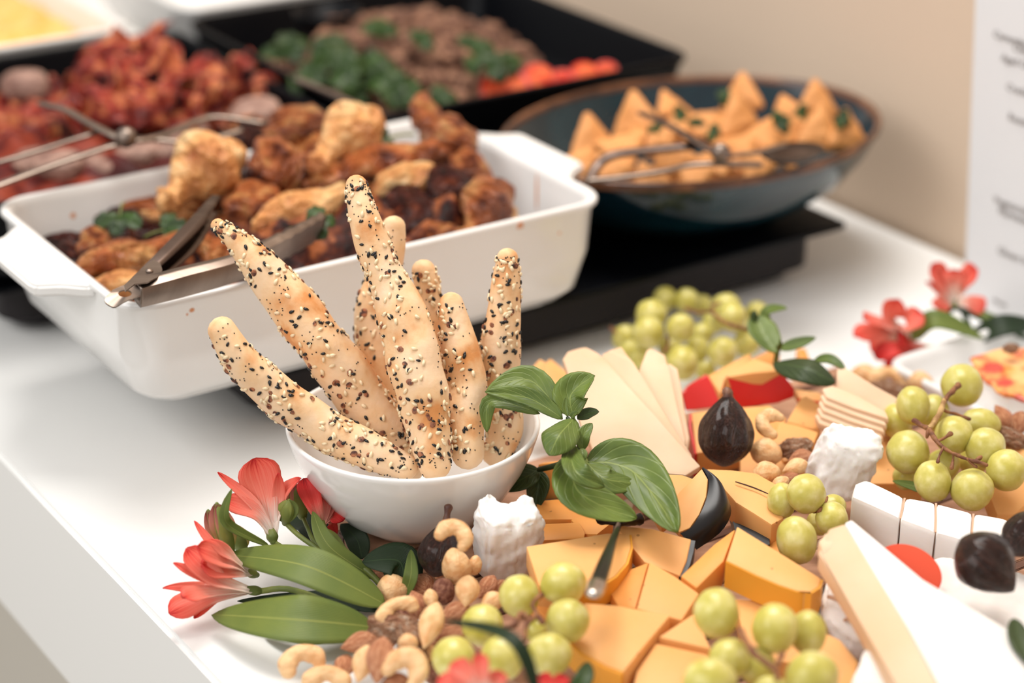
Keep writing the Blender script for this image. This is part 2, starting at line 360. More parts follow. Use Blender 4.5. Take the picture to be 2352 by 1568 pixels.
PROF = {
    'basil': lambda t: (math.sin(math.pi*min(1, t*1.0))**.75)*(1-.25*t) if 0 < t < 1 else .02,
    'lily': lambda t: math.sin(math.pi*t**.85)**.8 if 0 < t < 1 else .03,
    'petal': lambda t: (.22+.95*t**1.2)*(1-max(0, (t-.72)/.28)**2.2*.93),
    'petaln': lambda t: (.2+.8*t)*(1-max(0, (t-.5)/.5)**1.5*.95),
    'lobed': lambda t: (math.sin(math.pi*t)**.6)*(.75+.3*abs(math.sin(t*9.5))) if 0 < t < 1 else .04,
}
def leaf(name, b, m, t, width, mat, parent=None, prof='basil', normal=None, fold=.25, curl=0., wav=.0, nu=8, nv=14, thick=.00045, seed=0, **k):
    """b, m, t: world points of the midrib's base, middle and tip"""
    ps, _ = catmull([b, m, t], [1, 1, 1], nv); f = PROF[prof]; vs, uvs, fs = [], [], []
    nrm0 = normal or (-FW*.55+Vector((0, 0, 1))*.6).normalized()
    for i, p in enumerate(ps):
        tv = i/nv; tan = (ps[min(i+1, nv)]-ps[max(i-1, 0)]).normalized()
        side = tan.cross(nrm0).normalized(); nn = side.cross(tan).normalized(); w = width/2*f(tv)
        for j in range(nu+1):
            s = 2*j/nu-1
            h = fold*abs(s)*w + curl*(s*s)*w + wav*width*mn.noise(Vector((s*1.6+seed, tv*3.4, seed*1.7)))
            vs.append(p+side*(s*w)+nn*h); uvs.append((j/nu, tv))
    for i in range(nv):
        for j in range(nu): a = i*(nu+1)+j; fs.append((a, a+1, a+nu+2, a+nu+1))
    o = mesh_obj(name, vs, fs, mat, parent, ang=None, uvs=uvs, origin=Vector(b), **k)
    if thick: md = o.modifiers.new('thickness', 'SOLIDIFY'); md.thickness = thick; md.offset = 0
    return o

#==STRUCTURE==
# ---------------------------------------------------------------- room and table
def box_uv(name, u0, u1, v0, v1, z0, z1, mat, parent=None, bevel=.002, **k):
    bm = bmesh.new(); poly_solid(bm, [UV(u0, v0, z1), UV(u1, v0, z1), UV(u1, v1, z1), UV(u0, v1, z1)], Vector((0, 0, z0-z1)))
    if bevel: bmesh.ops.bevel(bm, geom=bm.edges[:], offset=bevel, segments=2, affect='EDGES')
    return bm_obj(name, bm, mat, parent, ang=35, **k)
box_uv('floor', -2.2, 1.30, -2.2, 3.6, -TZ-.05, -TZ, m_floor, bevel=0, kind='structure')
box_uv('wall_back', 1.168, 1.29, -2.2, 3.6, -TZ, 1.9, m_wall, bevel=0, kind='structure')
tb = empty('buffet_table', UV(.77, 1.0, -TZ), 'long white buffet table with thick square edge holding all the dishes', 'table')
box_uv('tabletop', .388, 1.160, -.6, 2.6, -.128, 0, m_table, tb, bevel=.003)
box_uv('table_base', .47, 1.10, -.5, 2.5, -TZ, -.128, M('table_base_grey', (205, 200, 190), rough=.7), tb)

# wooden board under the bowl and the cheeses
bd = empty('serving_board', UV(.72, .73, 0), 'striped wooden serving board under the breadstick bowl and cheeses', 'board')
vv = [.0, .030, .036, .066, .072]
v0 = .40; k_ = 0
while v0 < .94:
    w_ = .034 if k_ % 2 == 0 else .007
    o = box_uv('plank', .512, .921, v0, min(v0+w_-.0006, .945), .0008, .012, m_wood if k_ % 2 == 0 else m_woodd, bd, bevel=.0006)
    v0 += w_; k_ += 1

# food warmers
def warmer(label, u0, u1, v0, v1, wt=.05):
    w = empty('food_warmer', UV((u0+u1)/2, (v0+v1)/2, 0), label, 'food warmer')
    cu, cv, hu, hv = (u0+u1)/2, (v0+v1)/2, (u1-u0)/2, (v1-v0)/2
    loops_obj('housing', [rrect(cu, cv, hu-.012, hv-.012, .02, .004), rrect(cu, cv, hu-.008, hv-.008, .022, .009), rrect(cu, cv, hu, hv, .022, .014), rrect(cu, cv, hu, hv, .022, wt-.008), rrect(cu, cv, hu-.004, hv-.004, .022, wt-.006)], m_wbody, w)
    for (a, b_) in ((-1, -1), (1, -1), (-1, 1), (1, 1)):
        c = (cu+a*(hu-.05), cv+b_*(hv-.04)); loops_obj('foot', [rrect(c[0], c[1], .022, .012, .008, 0), rrect(c[0], c[1], .024, .014, .008, .0045)], m_black2, w)
    loops_obj('hot_plate', [rrect(cu, cv, hu+.008, hv+.008, .006, wt-.0058), rrect(cu, cv, hu+.016, hv+.016, .008, wt-.004), rrect(cu, cv, hu+.016, hv+.016, .008, wt-.001), rrect(cu, cv, hu+.014, hv+.014, .008, wt)], m_black, w)
    return w
warmer('black food warmer with flat top under the white dish and teal bowl', .545, 1.032, 1.092, 1.262)
warmer('low black food warmer beneath the two black trays', .46, 1.10, 1.32, 1.80)

# white baking dish
def dish(name, label, cat, cu, cv, hu, hv, z0, z1, r, mat, fl=.014, th=.0045, lip=.003, foot=True):
    e = empty(name, UV(cu, cv, z0), label, cat)
    L = []
    if foot: L += [rrect(cu, cv, hu-fl-.016, hv-fl-.012, r*.8, z0), rrect(cu, cv, hu-fl-.012, hv-fl-.008, r*.8, z0+.001), rrect(cu, cv, hu-fl-.011, hv-fl-.007, r*.8, z0+.004)]
    h = z1-z0
    L += [rrect(cu, cv, hu-fl-.007, hv-fl-.003, r*.8, z0+.0045 if foot else z0), rrect(cu, cv, hu-fl*.8-.001, hv-fl*.8+.002-.001, r*.85, z0+h*.16), rrect(cu, cv, hu-fl*.35, hv-fl*.35, r*.95, z0+h*.5),
          rrect(cu, cv, hu-lip*.9, hv-lip*.9, r, z1-.008), rrect(cu, cv, hu, hv, r, z1-.004), rrect(cu, cv, hu, hv, r, z1-.0015), rrect(cu, cv, hu-.0012, hv-.0012, r, z1-.0002), rrect(cu, cv, hu-.003, hv-.003, r, z1), rrect(cu, cv, hu-th-.001, hv-th-.001, r-.002, z1-.0012),
          rrect(cu, cv, hu-th-.0025, hv-th-.0025, r-.003, z1-.006), rrect(cu, cv, hu-fl*.5-th, hv-fl*.5-th, r*.85, z0+h*.45), rrect(cu, cv, hu-fl-th-.002, hv-fl-th-.001, r*.75, z0+h*.16), rrect(cu, cv, hu-fl-th-.014, hv-fl-th-.012, r*.6, z0+.0085)]
    loops_obj('body', L, mat, e, ang=None)
    return e
DZ0, DZ1 = .050, .129
dsh = dish('baking_dish', 'large white rectangular baking dish with side handles full of roast chicken', 'baking dish', .6175, 1.161, .1795, .111, DZ0, DZ1, .024, m_china)
def handle(side):
    bm = bmesh.new(); s = side; u0 = .6175+s*.1765
    cv = 1.163
    pts = [(0, -.062), (.006*s, -.060), (.018*s, -.048), (.031*s, -.042), (.033*s, -.037), (.033*s, .037), (.031*s, .042), (.018*s, .048), (.006*s, .060), (0, .062)]
    poly_solid(bm, [UV(u0+a, cv+b_, DZ1-.0025) for a, b_ in pts], Vector((0, 0, -.008)))
    bmesh.ops.recalc_face_normals(bm, faces=bm.faces)
    bmesh.ops.bevel(bm, geom=[e for e in bm.edges], offset=.0018, segments=3, affect='EDGES')
    bm_obj('handle', bm, m_china, dsh, ang=50)
handle(1); handle(-1)

# teal oval bowl
tb_c = UV(.962, 1.166, .0505)
tbw = empty('oval_bowl', tb_c, 'dark teal glazed oval bowl with brown rim holding fried pastry triangles', 'bowl')
a_ = .162
lathe('body', [(.075, 0), (.082, .0015), (.086, .006), (.118, .013), (.145, .028), (.162, .046), (.1705, .061), (.1725, .0665), (.1690, .0665), (.166, .0625), (.156, .047), (.138, .030), (.110, .018), (.06, .010), (.01, .009)], tb_c, m_blue, tbw, ex=a_/.173, ey=.119/.173, ang=None)
lathe('rim_band', [(.1705, .0615), (.1733, .064), (.1736, .067), (.1722, .0685), (.1696, .0688), (.1672, .0675), (.1668, .0635)], tb_c, m_brim, tbw, ex=a_/.173, ey=.119/.173, cap0=False, cap1=False, ang=None)

# white round bowl for the breadsticks
BC = P(930, 1196, .012); BC = Vector((-.0575, 1.0735, TZ+.0122))
bw = empty('round_bowl', BC, 'round white porcelain bowl holding seeded breadsticks', 'bowl')
prof = [(.027, 0), (.030, .0006), (.033, .003), (.046, .0125), (.057, .0255), (.0655, .040), (.0715, .054), (.0742, .0632), (.0746, .0650), (.0742, .0662), (.0732, .0668), (.0720, .0664), (.0712, .0652), (.0682, .054), (.0622, .041), (.0535, .027), (.042, .0150), (.028, .0075), (.008, .0055)]
lathe('body', prof, BC, m_china, bw, ang=None)

#==BREADSTICKS==
sd = bmesh.new(); bmesh.ops.create_icosphere(sd, subdivisions=1, radius=1)
for v in sd.verts: v.co = Vector((v.co.x, v.co.y*(.56-.32*v.co.x*(1 if v.co.x > 0 else .2)), v.co.z*.34))
me_seed = bpy.data.meshes.new('seed'); sd.to_mesh(me_seed); sd.free(); me_seed.materials.append(m_sew); me_seed.shade_smooth()
me_seedb = with_mat(me_seed, m_seb)
me_flake = proto('flake', lambda c: Vector((c.x*(1+.3*mn.noise(c*3)), c.y*.7*(1+.5*mn.noise(c*2.2)), c.z*.25)), m_sed, 1, 30)
def stick(label, path, ns, side=None, seed=0, pale=False, split=(.62, .38)):
    """path: (px, py, half width in px, world distance Y)"""
    R_ = random.Random(seed+50)
    pts = [PY(x, y, Y) for x, y, r, Y in path]; rad = [r*depth(p)/F for (x, y, r, Y), p in zip(path, pts)]
    e = empty('breadstick', pts[-1], label, 'breadstick', 'seeded breadsticks in the round bowl')
    vs, fs, ps, rs, fr = sweep_geo(pts, rad, 22, 56, bumpy=.16, bf=48, seed=seed)
    body = mesh_obj('crust', vs, fs, m_bread, e, ang=None)
    m_ = len(ps); nn = 22
    def surf(i, j):
        i = min(max(i, 1), m_-2); p = vs[i*nn+j % nn]; d = (p-ps[i]).normalized(); return p, d, fr[i][0]
    view = -FW
    n_all = 0; pop = bmesh.new()
    for k in range(ns*4):
        if n_all >= ns: break
        i = R_.randrange(4, m_-5); j = R_.randrange(nn); p, d, t = surf(i, j)
        if R_.random() > (.35+.65*(p-ps[i]).length/max(rad)): continue
        a, b = R_.random(), R_.random()
        p2 = vs[i*nn+(j+1) % nn]; p3 = vs[(i+1)*nn+j]; q = p+(p2-p)*a+(p3-p)*b
        if d.dot(view) < -.15: continue
        if side is not None:
            s = d.dot(RT)*side
            if s < -.35+R_.random()*.5: continue
        if mn.noise(q*34+Vector((seed, 0, 0))) < -.32+R_.random()*.3: continue
        an = R_.random()*6.28; o1 = t*math.cos(an)+d.cross(t)*math.sin(an); o1 = (o1-d*o1.dot(d)).normalized(); o2 = d.cross(o1)
        r = R_.random(); dd = depth(q)/F*1.0
        if r < .50: L_ = R_.uniform(8.2, 10)*dd; inst('sesame_seed', me_seed, mat4(o1, o2, d, q+d*L_*.2, (L_, L_, L_)), e)
        elif r < .84: L_ = R_.uniform(6.6, 8.6)*dd; inst('black_sesame_seed', me_seedb, mat4(o1, o2, d, q+d*L_*.2, (L_, L_, L_)), e)
        elif r < .95: L_ = R_.uniform(6, 11)*dd; inst('onion_flake', me_flake, mat4(o1, o2, d, q+d*L_*.15, (L_, L_, L_)), e)
        n_all += 1
    vsP, fsP = [], []
    for k in range(ns*2):
        i = R_.randrange(3, m_-3); j = R_.randrange(nn); p, d, t = surf(i, j)
        p2 = vs[i*nn+(j+1) % nn]; p3 = vs[(i+1)*nn+j]; q = p+(p2-p)*R_.random()+(p3-p)*R_.random()
        if mn.noise(q*60+Vector((seed, 5, 0))) < 0: continue
        s = .00055; b0 = len(vsP); x = t*s; y = d.cross(t)*s
        vsP += [q+x, q-x, q+y, q-y, q+d*s*1.3, q-d*s]
        for a, b, c in ((0, 2, 4), (2, 1, 4), (1, 3, 4), (3, 0, 4), (2, 0, 5), (1, 2, 5), (3, 1, 5), (0, 3, 5)): fsP.append((b0+a, b0+b, b0+c))
    if vsP: mesh_obj('poppy_seeds', vsP, fsP, m_seb, e, ang=None, kind='stuff')
    return e
stick('thick seeded breadstick leaning far left over the white dish', [(500, 518, 17, 1.112), (560, 570, 33, 1.106), (650, 672, 52, 1.098), (735, 785, 60, 1.088), (825, 905, 62, 1.084), (905, 1020, 54, 1.076), (940, 1072, 38, 1.070)], 300, seed=1)
stick('tallest breadstick, standing in the middle of the bowl', [(818, 424, 24, 1.120), (838, 505, 38, 1.108), (882, 625, 43, 1.095), (930, 745, 60, 1.080), (962, 870, 62, 1.062), (985, 985, 54, 1.048), (998, 1068, 38, 1.036)], 250, seed=2)
stick('lowest breadstick, lying out over the left rim of the bowl', [(510, 758, 33, 1.055), (560, 835, 44, 1.052), (650, 918, 47, 1.050), (750, 985, 48, 1.048), (850, 1035, 43, 1.042), (930, 1072, 32, 1.038)], 190, seed=3)
stick('plain backed breadstick hidden behind the tallest one', [(905, 520, 26, 1.150), (893, 600, 36, 1.144), (862, 710, 44, 1.136), (866, 830, 46, 1.124), (895, 960, 44, 1.110)], 90, side=-1, seed=4)
stick('short breadstick peeking over the right of the tallest one', [(972, 620, 26, 1.130), (985, 690, 34, 1.126), (992, 800, 40, 1.117), (1010, 930, 40, 1.106)], 70, seed=5)
stick('stubby breadstick with round bald tip, second from the right', [(1036, 695, 26, 1.098), (1048, 775, 42, 1.090), (1072, 880, 47, 1.078), (1068, 975, 44, 1.062), (1074, 1042, 38, 1.052)], 120, side=-.6, seed=6)
stick('upright breadstick at the right end of the bowl', [(1165, 592, 24, 1.118), (1160, 670, 36, 1.112), (1150, 790, 46, 1.103), (1150, 900, 47, 1.094), (1158, 990, 42, 1.085), (1140, 1040, 34, 1.080)], 200, seed=7)

#==CHICKEN==
bone = [(-1, .16), (-.86, .24), (-.7, .17), (-.45, .2), (-.15, .36), (.25, .52), (.6, .5), (.88, .3)]
def sweep_proto(name, pts, rad, mat, n=14, seg=22, **k):
    vs, fs, *_ = sweep_geo(pts, rad, n, seg, **k); me = bpy.data.meshes.new(name); me.from_pydata(vs, [], fs); me.materials.append(mat); me.shade_smooth(); return me
def lumpy(me, s, f, seed):
    for v in me.vertices:
        c = v.co; v.co = c + c.normalized()*(s*mn.noise(c*f+Vector((seed, 0, 0)))+s*.5*mn.noise(c*f*2.4+Vector((0, seed, 0))))
    return me
drums = [lumpy(sweep_proto('drumstick', [Vector((x, .05*math.sin(x*3+i), 0)) for x, r in bone], [r*(1+.1*i) for x, r in bone], m_chick), .09, 2.6, i*7) for i in range(3)]
wings = [lumpy(sweep_proto('wing', [Vector((-1, 0, 0)), Vector((-.5, .12, .05)), Vector((0, .02, .1)), Vector((.5, -.1, .03)), Vector((1, .02, 0))], [.16, .27, .33, .3, .2], m_chick), .09, 3, 20+i*5) for i in range(3)]
chunks = [proto('chunk', (lambda s: lambda c: c*(1+.32*mn.noise(c*1.5+Vector((s, 0, 0)))+.16*mn.noise(c*4+Vector((0, s, 0)))))(i*4.4), m_chick, 3) for i in range(4)]
cvar = {}
def cm(me, mat):
    k = (me.name, mat.name)
    if k not in cvar: cvar[k] = with_mat(me, mat)
    return cvar[k]
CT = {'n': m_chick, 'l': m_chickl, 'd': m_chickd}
def chicken(kind, px, py, L_, Wd, ang, z, tone, label, roll=0, lie=.55):
    p = P(px, py, z); s = depth(p)/F; x, y, zz = basis(ang, lie, roll)
    me = {'drum': drums, 'wing': wings, 'chunk': chunks}[kind]; me = me[RND.randrange(len(me))]
    hl, hw = L_*s/2*1.12, Wd*s/2*1.15
    sc3 = (hl, hw/.52, hw/.52) if kind == 'drum' else (hl, hw/.36, hw/.36) if kind == 'wing' else (hl, hw, (hl+hw)/2)
    nm = {'drum': 'chicken_drumstick', 'wing': 'chicken_wing', 'chunk': 'chicken_piece'}[kind]
    return inst(nm, cm(me, CT[tone]), mat4(x, y, zz, p, sc3), label=label, cat='chicken', group='roast chicken in the white dish')
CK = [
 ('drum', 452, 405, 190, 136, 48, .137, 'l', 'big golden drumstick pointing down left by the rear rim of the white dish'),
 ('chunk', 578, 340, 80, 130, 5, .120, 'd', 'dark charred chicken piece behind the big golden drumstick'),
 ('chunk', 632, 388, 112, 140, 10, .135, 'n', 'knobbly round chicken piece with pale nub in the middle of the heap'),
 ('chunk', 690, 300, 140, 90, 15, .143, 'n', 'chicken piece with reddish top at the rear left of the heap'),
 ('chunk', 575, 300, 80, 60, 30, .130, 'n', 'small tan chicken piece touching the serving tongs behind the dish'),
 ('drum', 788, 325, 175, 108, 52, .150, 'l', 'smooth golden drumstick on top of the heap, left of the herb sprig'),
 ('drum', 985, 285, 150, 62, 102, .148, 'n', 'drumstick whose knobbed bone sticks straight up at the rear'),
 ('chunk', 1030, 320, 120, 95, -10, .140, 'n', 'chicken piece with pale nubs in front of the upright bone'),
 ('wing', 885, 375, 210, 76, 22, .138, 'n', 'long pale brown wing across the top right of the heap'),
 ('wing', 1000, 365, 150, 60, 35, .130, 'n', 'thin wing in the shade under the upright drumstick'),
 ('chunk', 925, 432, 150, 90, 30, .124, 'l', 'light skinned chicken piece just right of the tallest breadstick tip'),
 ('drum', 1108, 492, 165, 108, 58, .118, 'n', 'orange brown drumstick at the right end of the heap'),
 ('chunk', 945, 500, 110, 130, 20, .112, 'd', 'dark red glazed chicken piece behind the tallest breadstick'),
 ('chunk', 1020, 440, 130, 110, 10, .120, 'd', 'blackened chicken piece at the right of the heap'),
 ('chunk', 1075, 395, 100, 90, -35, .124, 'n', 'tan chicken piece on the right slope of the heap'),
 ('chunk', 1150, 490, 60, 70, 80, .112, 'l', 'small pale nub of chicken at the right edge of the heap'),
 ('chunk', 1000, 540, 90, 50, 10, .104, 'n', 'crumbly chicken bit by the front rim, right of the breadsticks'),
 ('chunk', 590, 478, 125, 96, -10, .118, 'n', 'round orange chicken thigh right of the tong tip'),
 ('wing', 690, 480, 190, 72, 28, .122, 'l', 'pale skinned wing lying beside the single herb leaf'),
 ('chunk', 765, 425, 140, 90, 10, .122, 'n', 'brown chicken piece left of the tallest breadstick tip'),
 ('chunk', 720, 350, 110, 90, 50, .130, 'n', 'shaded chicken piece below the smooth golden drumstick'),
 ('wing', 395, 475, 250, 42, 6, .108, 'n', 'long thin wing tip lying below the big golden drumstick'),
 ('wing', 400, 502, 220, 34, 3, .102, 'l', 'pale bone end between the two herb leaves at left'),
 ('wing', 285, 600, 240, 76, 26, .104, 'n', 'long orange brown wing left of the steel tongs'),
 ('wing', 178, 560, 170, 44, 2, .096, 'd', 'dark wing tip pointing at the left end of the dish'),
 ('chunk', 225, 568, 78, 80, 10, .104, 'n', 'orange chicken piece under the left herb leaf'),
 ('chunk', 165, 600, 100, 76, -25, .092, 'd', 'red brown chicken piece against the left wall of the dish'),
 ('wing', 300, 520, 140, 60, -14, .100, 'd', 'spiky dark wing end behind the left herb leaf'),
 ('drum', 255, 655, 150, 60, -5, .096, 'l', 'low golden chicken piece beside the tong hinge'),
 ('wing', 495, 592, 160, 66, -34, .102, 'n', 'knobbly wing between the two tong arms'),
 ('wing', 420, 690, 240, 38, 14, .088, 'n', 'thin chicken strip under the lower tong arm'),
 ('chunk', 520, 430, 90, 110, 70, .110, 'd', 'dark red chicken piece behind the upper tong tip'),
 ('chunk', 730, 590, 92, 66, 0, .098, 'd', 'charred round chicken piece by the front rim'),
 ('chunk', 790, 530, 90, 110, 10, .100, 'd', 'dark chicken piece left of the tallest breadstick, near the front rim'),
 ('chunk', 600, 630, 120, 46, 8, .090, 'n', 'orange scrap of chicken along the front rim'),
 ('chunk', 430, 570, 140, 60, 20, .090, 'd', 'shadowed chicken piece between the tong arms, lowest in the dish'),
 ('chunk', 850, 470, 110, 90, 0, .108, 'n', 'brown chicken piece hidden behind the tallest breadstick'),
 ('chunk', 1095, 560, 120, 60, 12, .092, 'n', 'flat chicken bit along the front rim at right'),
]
for a in CK: chicken(*a)
# juices and scraps below the pieces: one lumpy layer
def heap(name, cu, cv, hu, hv, zfn, mat, amp, fr_, label, cat, n=40, zb=.0, **k):
    vs, fs = [], []
    for i in range(n+1):
        for j in range(n+1):
            u, v = cu-hu+2*hu*i/n, cv-hv+2*hv*j/n; q = UV(u, v)
            vs.append(UV(u, v, zfn((u-cu)/hu, (v-cv)/hv)+amp*mn.noise(q*fr_)))
    for i in range(n):
        for j in range(n): a = i*(n+1)+j; fs.append((a, a+n+1, a+n+2, a+1))
    m0 = len(vs); ring = [i*(n+1) for i in range(n+1)]+[n*(n+1)+j for j in range(1, n+1)]+[i*(n+1)+n for i in range(n-1, -1, -1)]+[j for j in range(n-1, 0, -1)]
    for r in ring: p = vs[r].copy(); p.z = TZ+zb; vs.append(p)
    for i in range(len(ring)): a, b = i, (i+1) % len(ring); fs.append((ring[b], ring[a], m0+a, m0+b))
    fs.append(tuple(range(m0, m0+len(ring))))
    return mesh_obj(name, vs, fs, mat, ang=None, label=label, cat=cat, kind='stuff')
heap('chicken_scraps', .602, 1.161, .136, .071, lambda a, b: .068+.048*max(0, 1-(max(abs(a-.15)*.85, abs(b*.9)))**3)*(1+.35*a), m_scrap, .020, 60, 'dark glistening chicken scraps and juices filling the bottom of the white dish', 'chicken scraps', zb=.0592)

def herb(px, py, size, ang, z, label, mat=None, n=3, group='herb leaves on the roast chicken'):
    c = P(px, py, z); s = depth(c)/F*size; e = empty('herb_sprig', c, label, 'herb leaf', group)
    for k in range(n):
        a = ang+(k-(n-1)/2)*58; x, y, zz = basis(a, .6)
        leaf('leaflet', c, c+x*s*.55+zz*s*.12, c+x*s*1.05, s*.75, mat or m_herb, e, 'lobed', wav=.12, seed=k+px, fold=.15, normal=zz)
    x, y, zz = basis(ang+180, .6); sweep('stalk', [c, c+x*s*.5, c+x*s*.9-zz*s*.15], [s*.05, s*.04, s*.04], m_stem, e, n=6, seg=6)
herb(275, 497, 60, -90, .121, 'three lobed herb leaf at the left of the roast chicken')
herb(378, 528, 52, 20, .118, 'small herb leaf close to the upper tong arm')
herb(712, 516, 56, 10, .137, 'rounded herb leaf over the lower tong tip')
herb(890, 318, 70, -160, .150, 'dark herb sprig on top of the heap by the rear rim', m_basil2)

#==TONGS==
def channel(name, path, hw, dp, open_dir, mat, parent, th=.0011, taper=None, scallop=0):
    """sheet metal arm with a C section: path = world points of the back, hw half height list, dp flange depth list, open_dir = side the C opens to"""
    n_ = 40; pts, w = catmull([Vector(p) for p in path], hw, n_); _, d = catmull([Vector(p) for p in path], dp, n_)
    sec = [(1, -1), (.55, -1), (0, -.92), (-.06, -.5), (-.08, 0), (-.06, .5), (0, .92), (.55, 1), (1, 1)]
    vs, fs = [], []
    for i, p in enumerate(pts):
        t = (pts[min(i+1, n_)]-pts[max(i-1, 0)]).normalized(); o = (open_dir - t*open_dir.dot(t)).normalized(); up = t.cross(o).normalized()
        sw = 1+(.10*math.sin(i*2.6) if scallop and i > n_-12 else 0)
        for a, b in sec: vs.append(p+o*(a*d[i])+up*(b*w[i]*sw))
    m_ = len(sec)
    for i in range(n_):
        for j in range(m_-1): a = i*m_+j; fs.append((a, a+1, a+m_+1, a+m_))
    ob = mesh_obj(name, vs, fs, mat, parent, ang=50); md = ob.modifiers.new('sheet', 'SOLIDIFY'); md.thickness = th; md.offset = 0
    return ob
hp = P(268, 690, .138)
tg = empty('serving_tongs', P(330, 650, .131), 'scalloped steel tongs resting on the front left corner of the white dish', 'tongs')
h0 = P(298, 668, .139); up1 = [P(312, 646, .141), P(366, 594, .145), P(428, 532, .148), P(486, 466, .150)]
dirU = (up1[-1]-up1[0]).normalized()
lo1 = [P(322, 684, .141), P(430, 656, .142), P(548, 622, .142), P(650, 574, .140), P(742, 522, .138)]
dirL = (lo1[-1]-lo1[0]).normalized()
s_ = depth(h0)/F
channel('upper_arm', [p for p in up1], [22*s_, 26*s_, 30*s_, 24*s_], [26*s_, 34*s_, 36*s_, 20*s_], (dirL-dirU*dirU.dot(dirL)).normalized(), m_metald, tg, scallop=1)
channel('lower_arm', [p for p in lo1], [28*s_, 31*s_, 30*s_, 31*s_, 34*s_], [34*s_, 32*s_, 28*s_, 26*s_, 16*s_], (dirU-dirL*dirL.dot(dirU)).normalized(), m_metal, tg, scallop=1)
# hinge plate folded over the lower arm, rivet, pull tab
nrm = dirU.cross(dirL).normalized()
if nrm.z < 0: nrm = -nrm
bm = bmesh.new(); q = [P(x, y, .1515) for x, y in ((285, 655), (312, 628), (352, 596), (368, 604), (373, 620), (362, 636), (338, 648), (310, 651), (288, 668))]
poly_solid(bm, q, -nrm*.001); bm_obj('hinge_plate', bm, m_metal, tg, ang=40)
rc = P(343, 622, .1520)
me_riv = proto('rivet', lambda c: Vector((c.x, c.y, max(c.z, -.1)*.5)), m_metal, 2)
xx = dirU.cross(nrm).normalized(); inst('rivet', me_riv, mat4(dirU, nrm.cross(dirU), nrm, rc, (.0024, .0024, .0024)), tg)
# pull tab with an oval opening: a ring of quads
def tab():
    c = P(278, 678, .1385); ax = (c-P(325, 655, .1385)).normalized(); ay = nrm.cross(ax).normalized(); vs, fs = [], []; n_ = 28
    outer, inner = [], []
    for i in range(n_):
        a = 2*math.pi*i/n_; ca, sa = math.cos(a), math.sin(a); k = (abs(ca)**4+abs(sa)**4)**-.25
        outer.append(c+ax*(.0098*ca*k*(1 if ca > 0 else 1.5))+ay*(.0062*sa*k*(1.15 if ca < 0 else .95)))
        inner.append(c-ax*.0035+ax*(.0046*ca)+ay*(.0036*sa))
    for lay in (outer, inner):
        for p in lay: d_ = max(0, (p-c).dot(ax)-.004); vs.append(p-nrm*d_*d_*90)
    vs += [v-nrm*.0009 for v in vs[:2*n_]]
    for i in range(n_):
        j = (i+1) % n_; fs += [(i, j, n_+j, n_+i), (2*n_+j, 2*n_+i, 3*n_+i, 3*n_+j), (j, i, 2*n_+i, 2*n_+j), (n_+i, n_+j, 3*n_+j, 3*n_+i)]
    mesh_obj('pull_tab', vs, fs, m_metal, tg, ang=40)
tab()

#==CHEESES==
CG = 'cheese pieces heaped on the serving board'
def cheese(label, pts, t, mat=None, mode='down', **k):
    return slab('cheese_piece', pts, t, mat or m_gouda, mode=mode, label=label, cat='cheese', group=CG, **k)
DN = lambda t: Vector((0, 0, -t))
def rinded(label, pts, t, mat, rind_pts, rmat, rlabel, mode='down', rt=.0012, cuts=0):
    """cheese with a wax rind along some of its edges: an Empty over the two meshes"""
    top = [P(*p) for p in pts]; c = sum(top, Vector())/len(top); c.z -= t
    e = empty('cheese_wedge', c, label, 'cheese', CG)
    slab('cheese_body', pts, t, mat, e, mode=mode, bevel=.0008)
    n = Vector()
    for i in range(len(top)): n += top[i].cross(top[(i+1) % len(top)])
    n.normalize()
    if n.dot(CAMP-top[0]) < 0: n = -n
    vec = DN(t) if mode == 'down' else -n*t
    cx = sum(p[0] for p in pts)/len(pts); cy = sum(p[1] for p in pts)/len(pts)
    strip('rind', rind_pts, vec, (cx, cy, pts[0][2]), rt, rmat, e, label=rlabel)
    return e
def specks(o_pts, n, seed, name='specks', parent=None, mat=None, size=.0007):
    pass
# pale cheddar slices fanned against the grapes
SL = [
 ('fourth pale cheese slice of the fan, farthest from the breadsticks', [(1520, 838, .070), (1540, 834, .071), (1556, 846, .070), (1584, 1005, .046), (1575, 1060, .040), (1520, 1040, .040)], .004),
 ('third pale cheese slice of the fan with blunt torn top', [(1468, 850, .073), (1484, 806, .077), (1494, 797, .078), (1528, 815, .076), (1536, 850, .072), (1576, 1010, .048), (1572, 1062, .042), (1500, 1040, .044)], .0045),
 ('second pale cheese slice of the fan with a chipped corner', [(1383, 812, .080), (1398, 806, .081), (1427, 795, .082), (1456, 836, .078), (1590, 1046, .048), (1560, 1075, .044), (1420, 1020, .050)], .0045),
 ('largest pale cheese slice at the front of the fan, behind the basil', [(1293, 822, .082), (1304, 806, .083), (1344, 795, .084), (1372, 808, .083), (1388, 822, .081), (1500, 950, .066), (1609, 1070, .048), (1566, 1096, .045), (1460, 1072, .049), (1366, 1046, .053), (1352, 1010, .058), (1335, 980, .062), (1308, 870, .076)], .005)]
for l_, p_, t_ in SL: cheese(l_, p_, t_, m_pale, 'normal', cuts=2, jag=.0004)
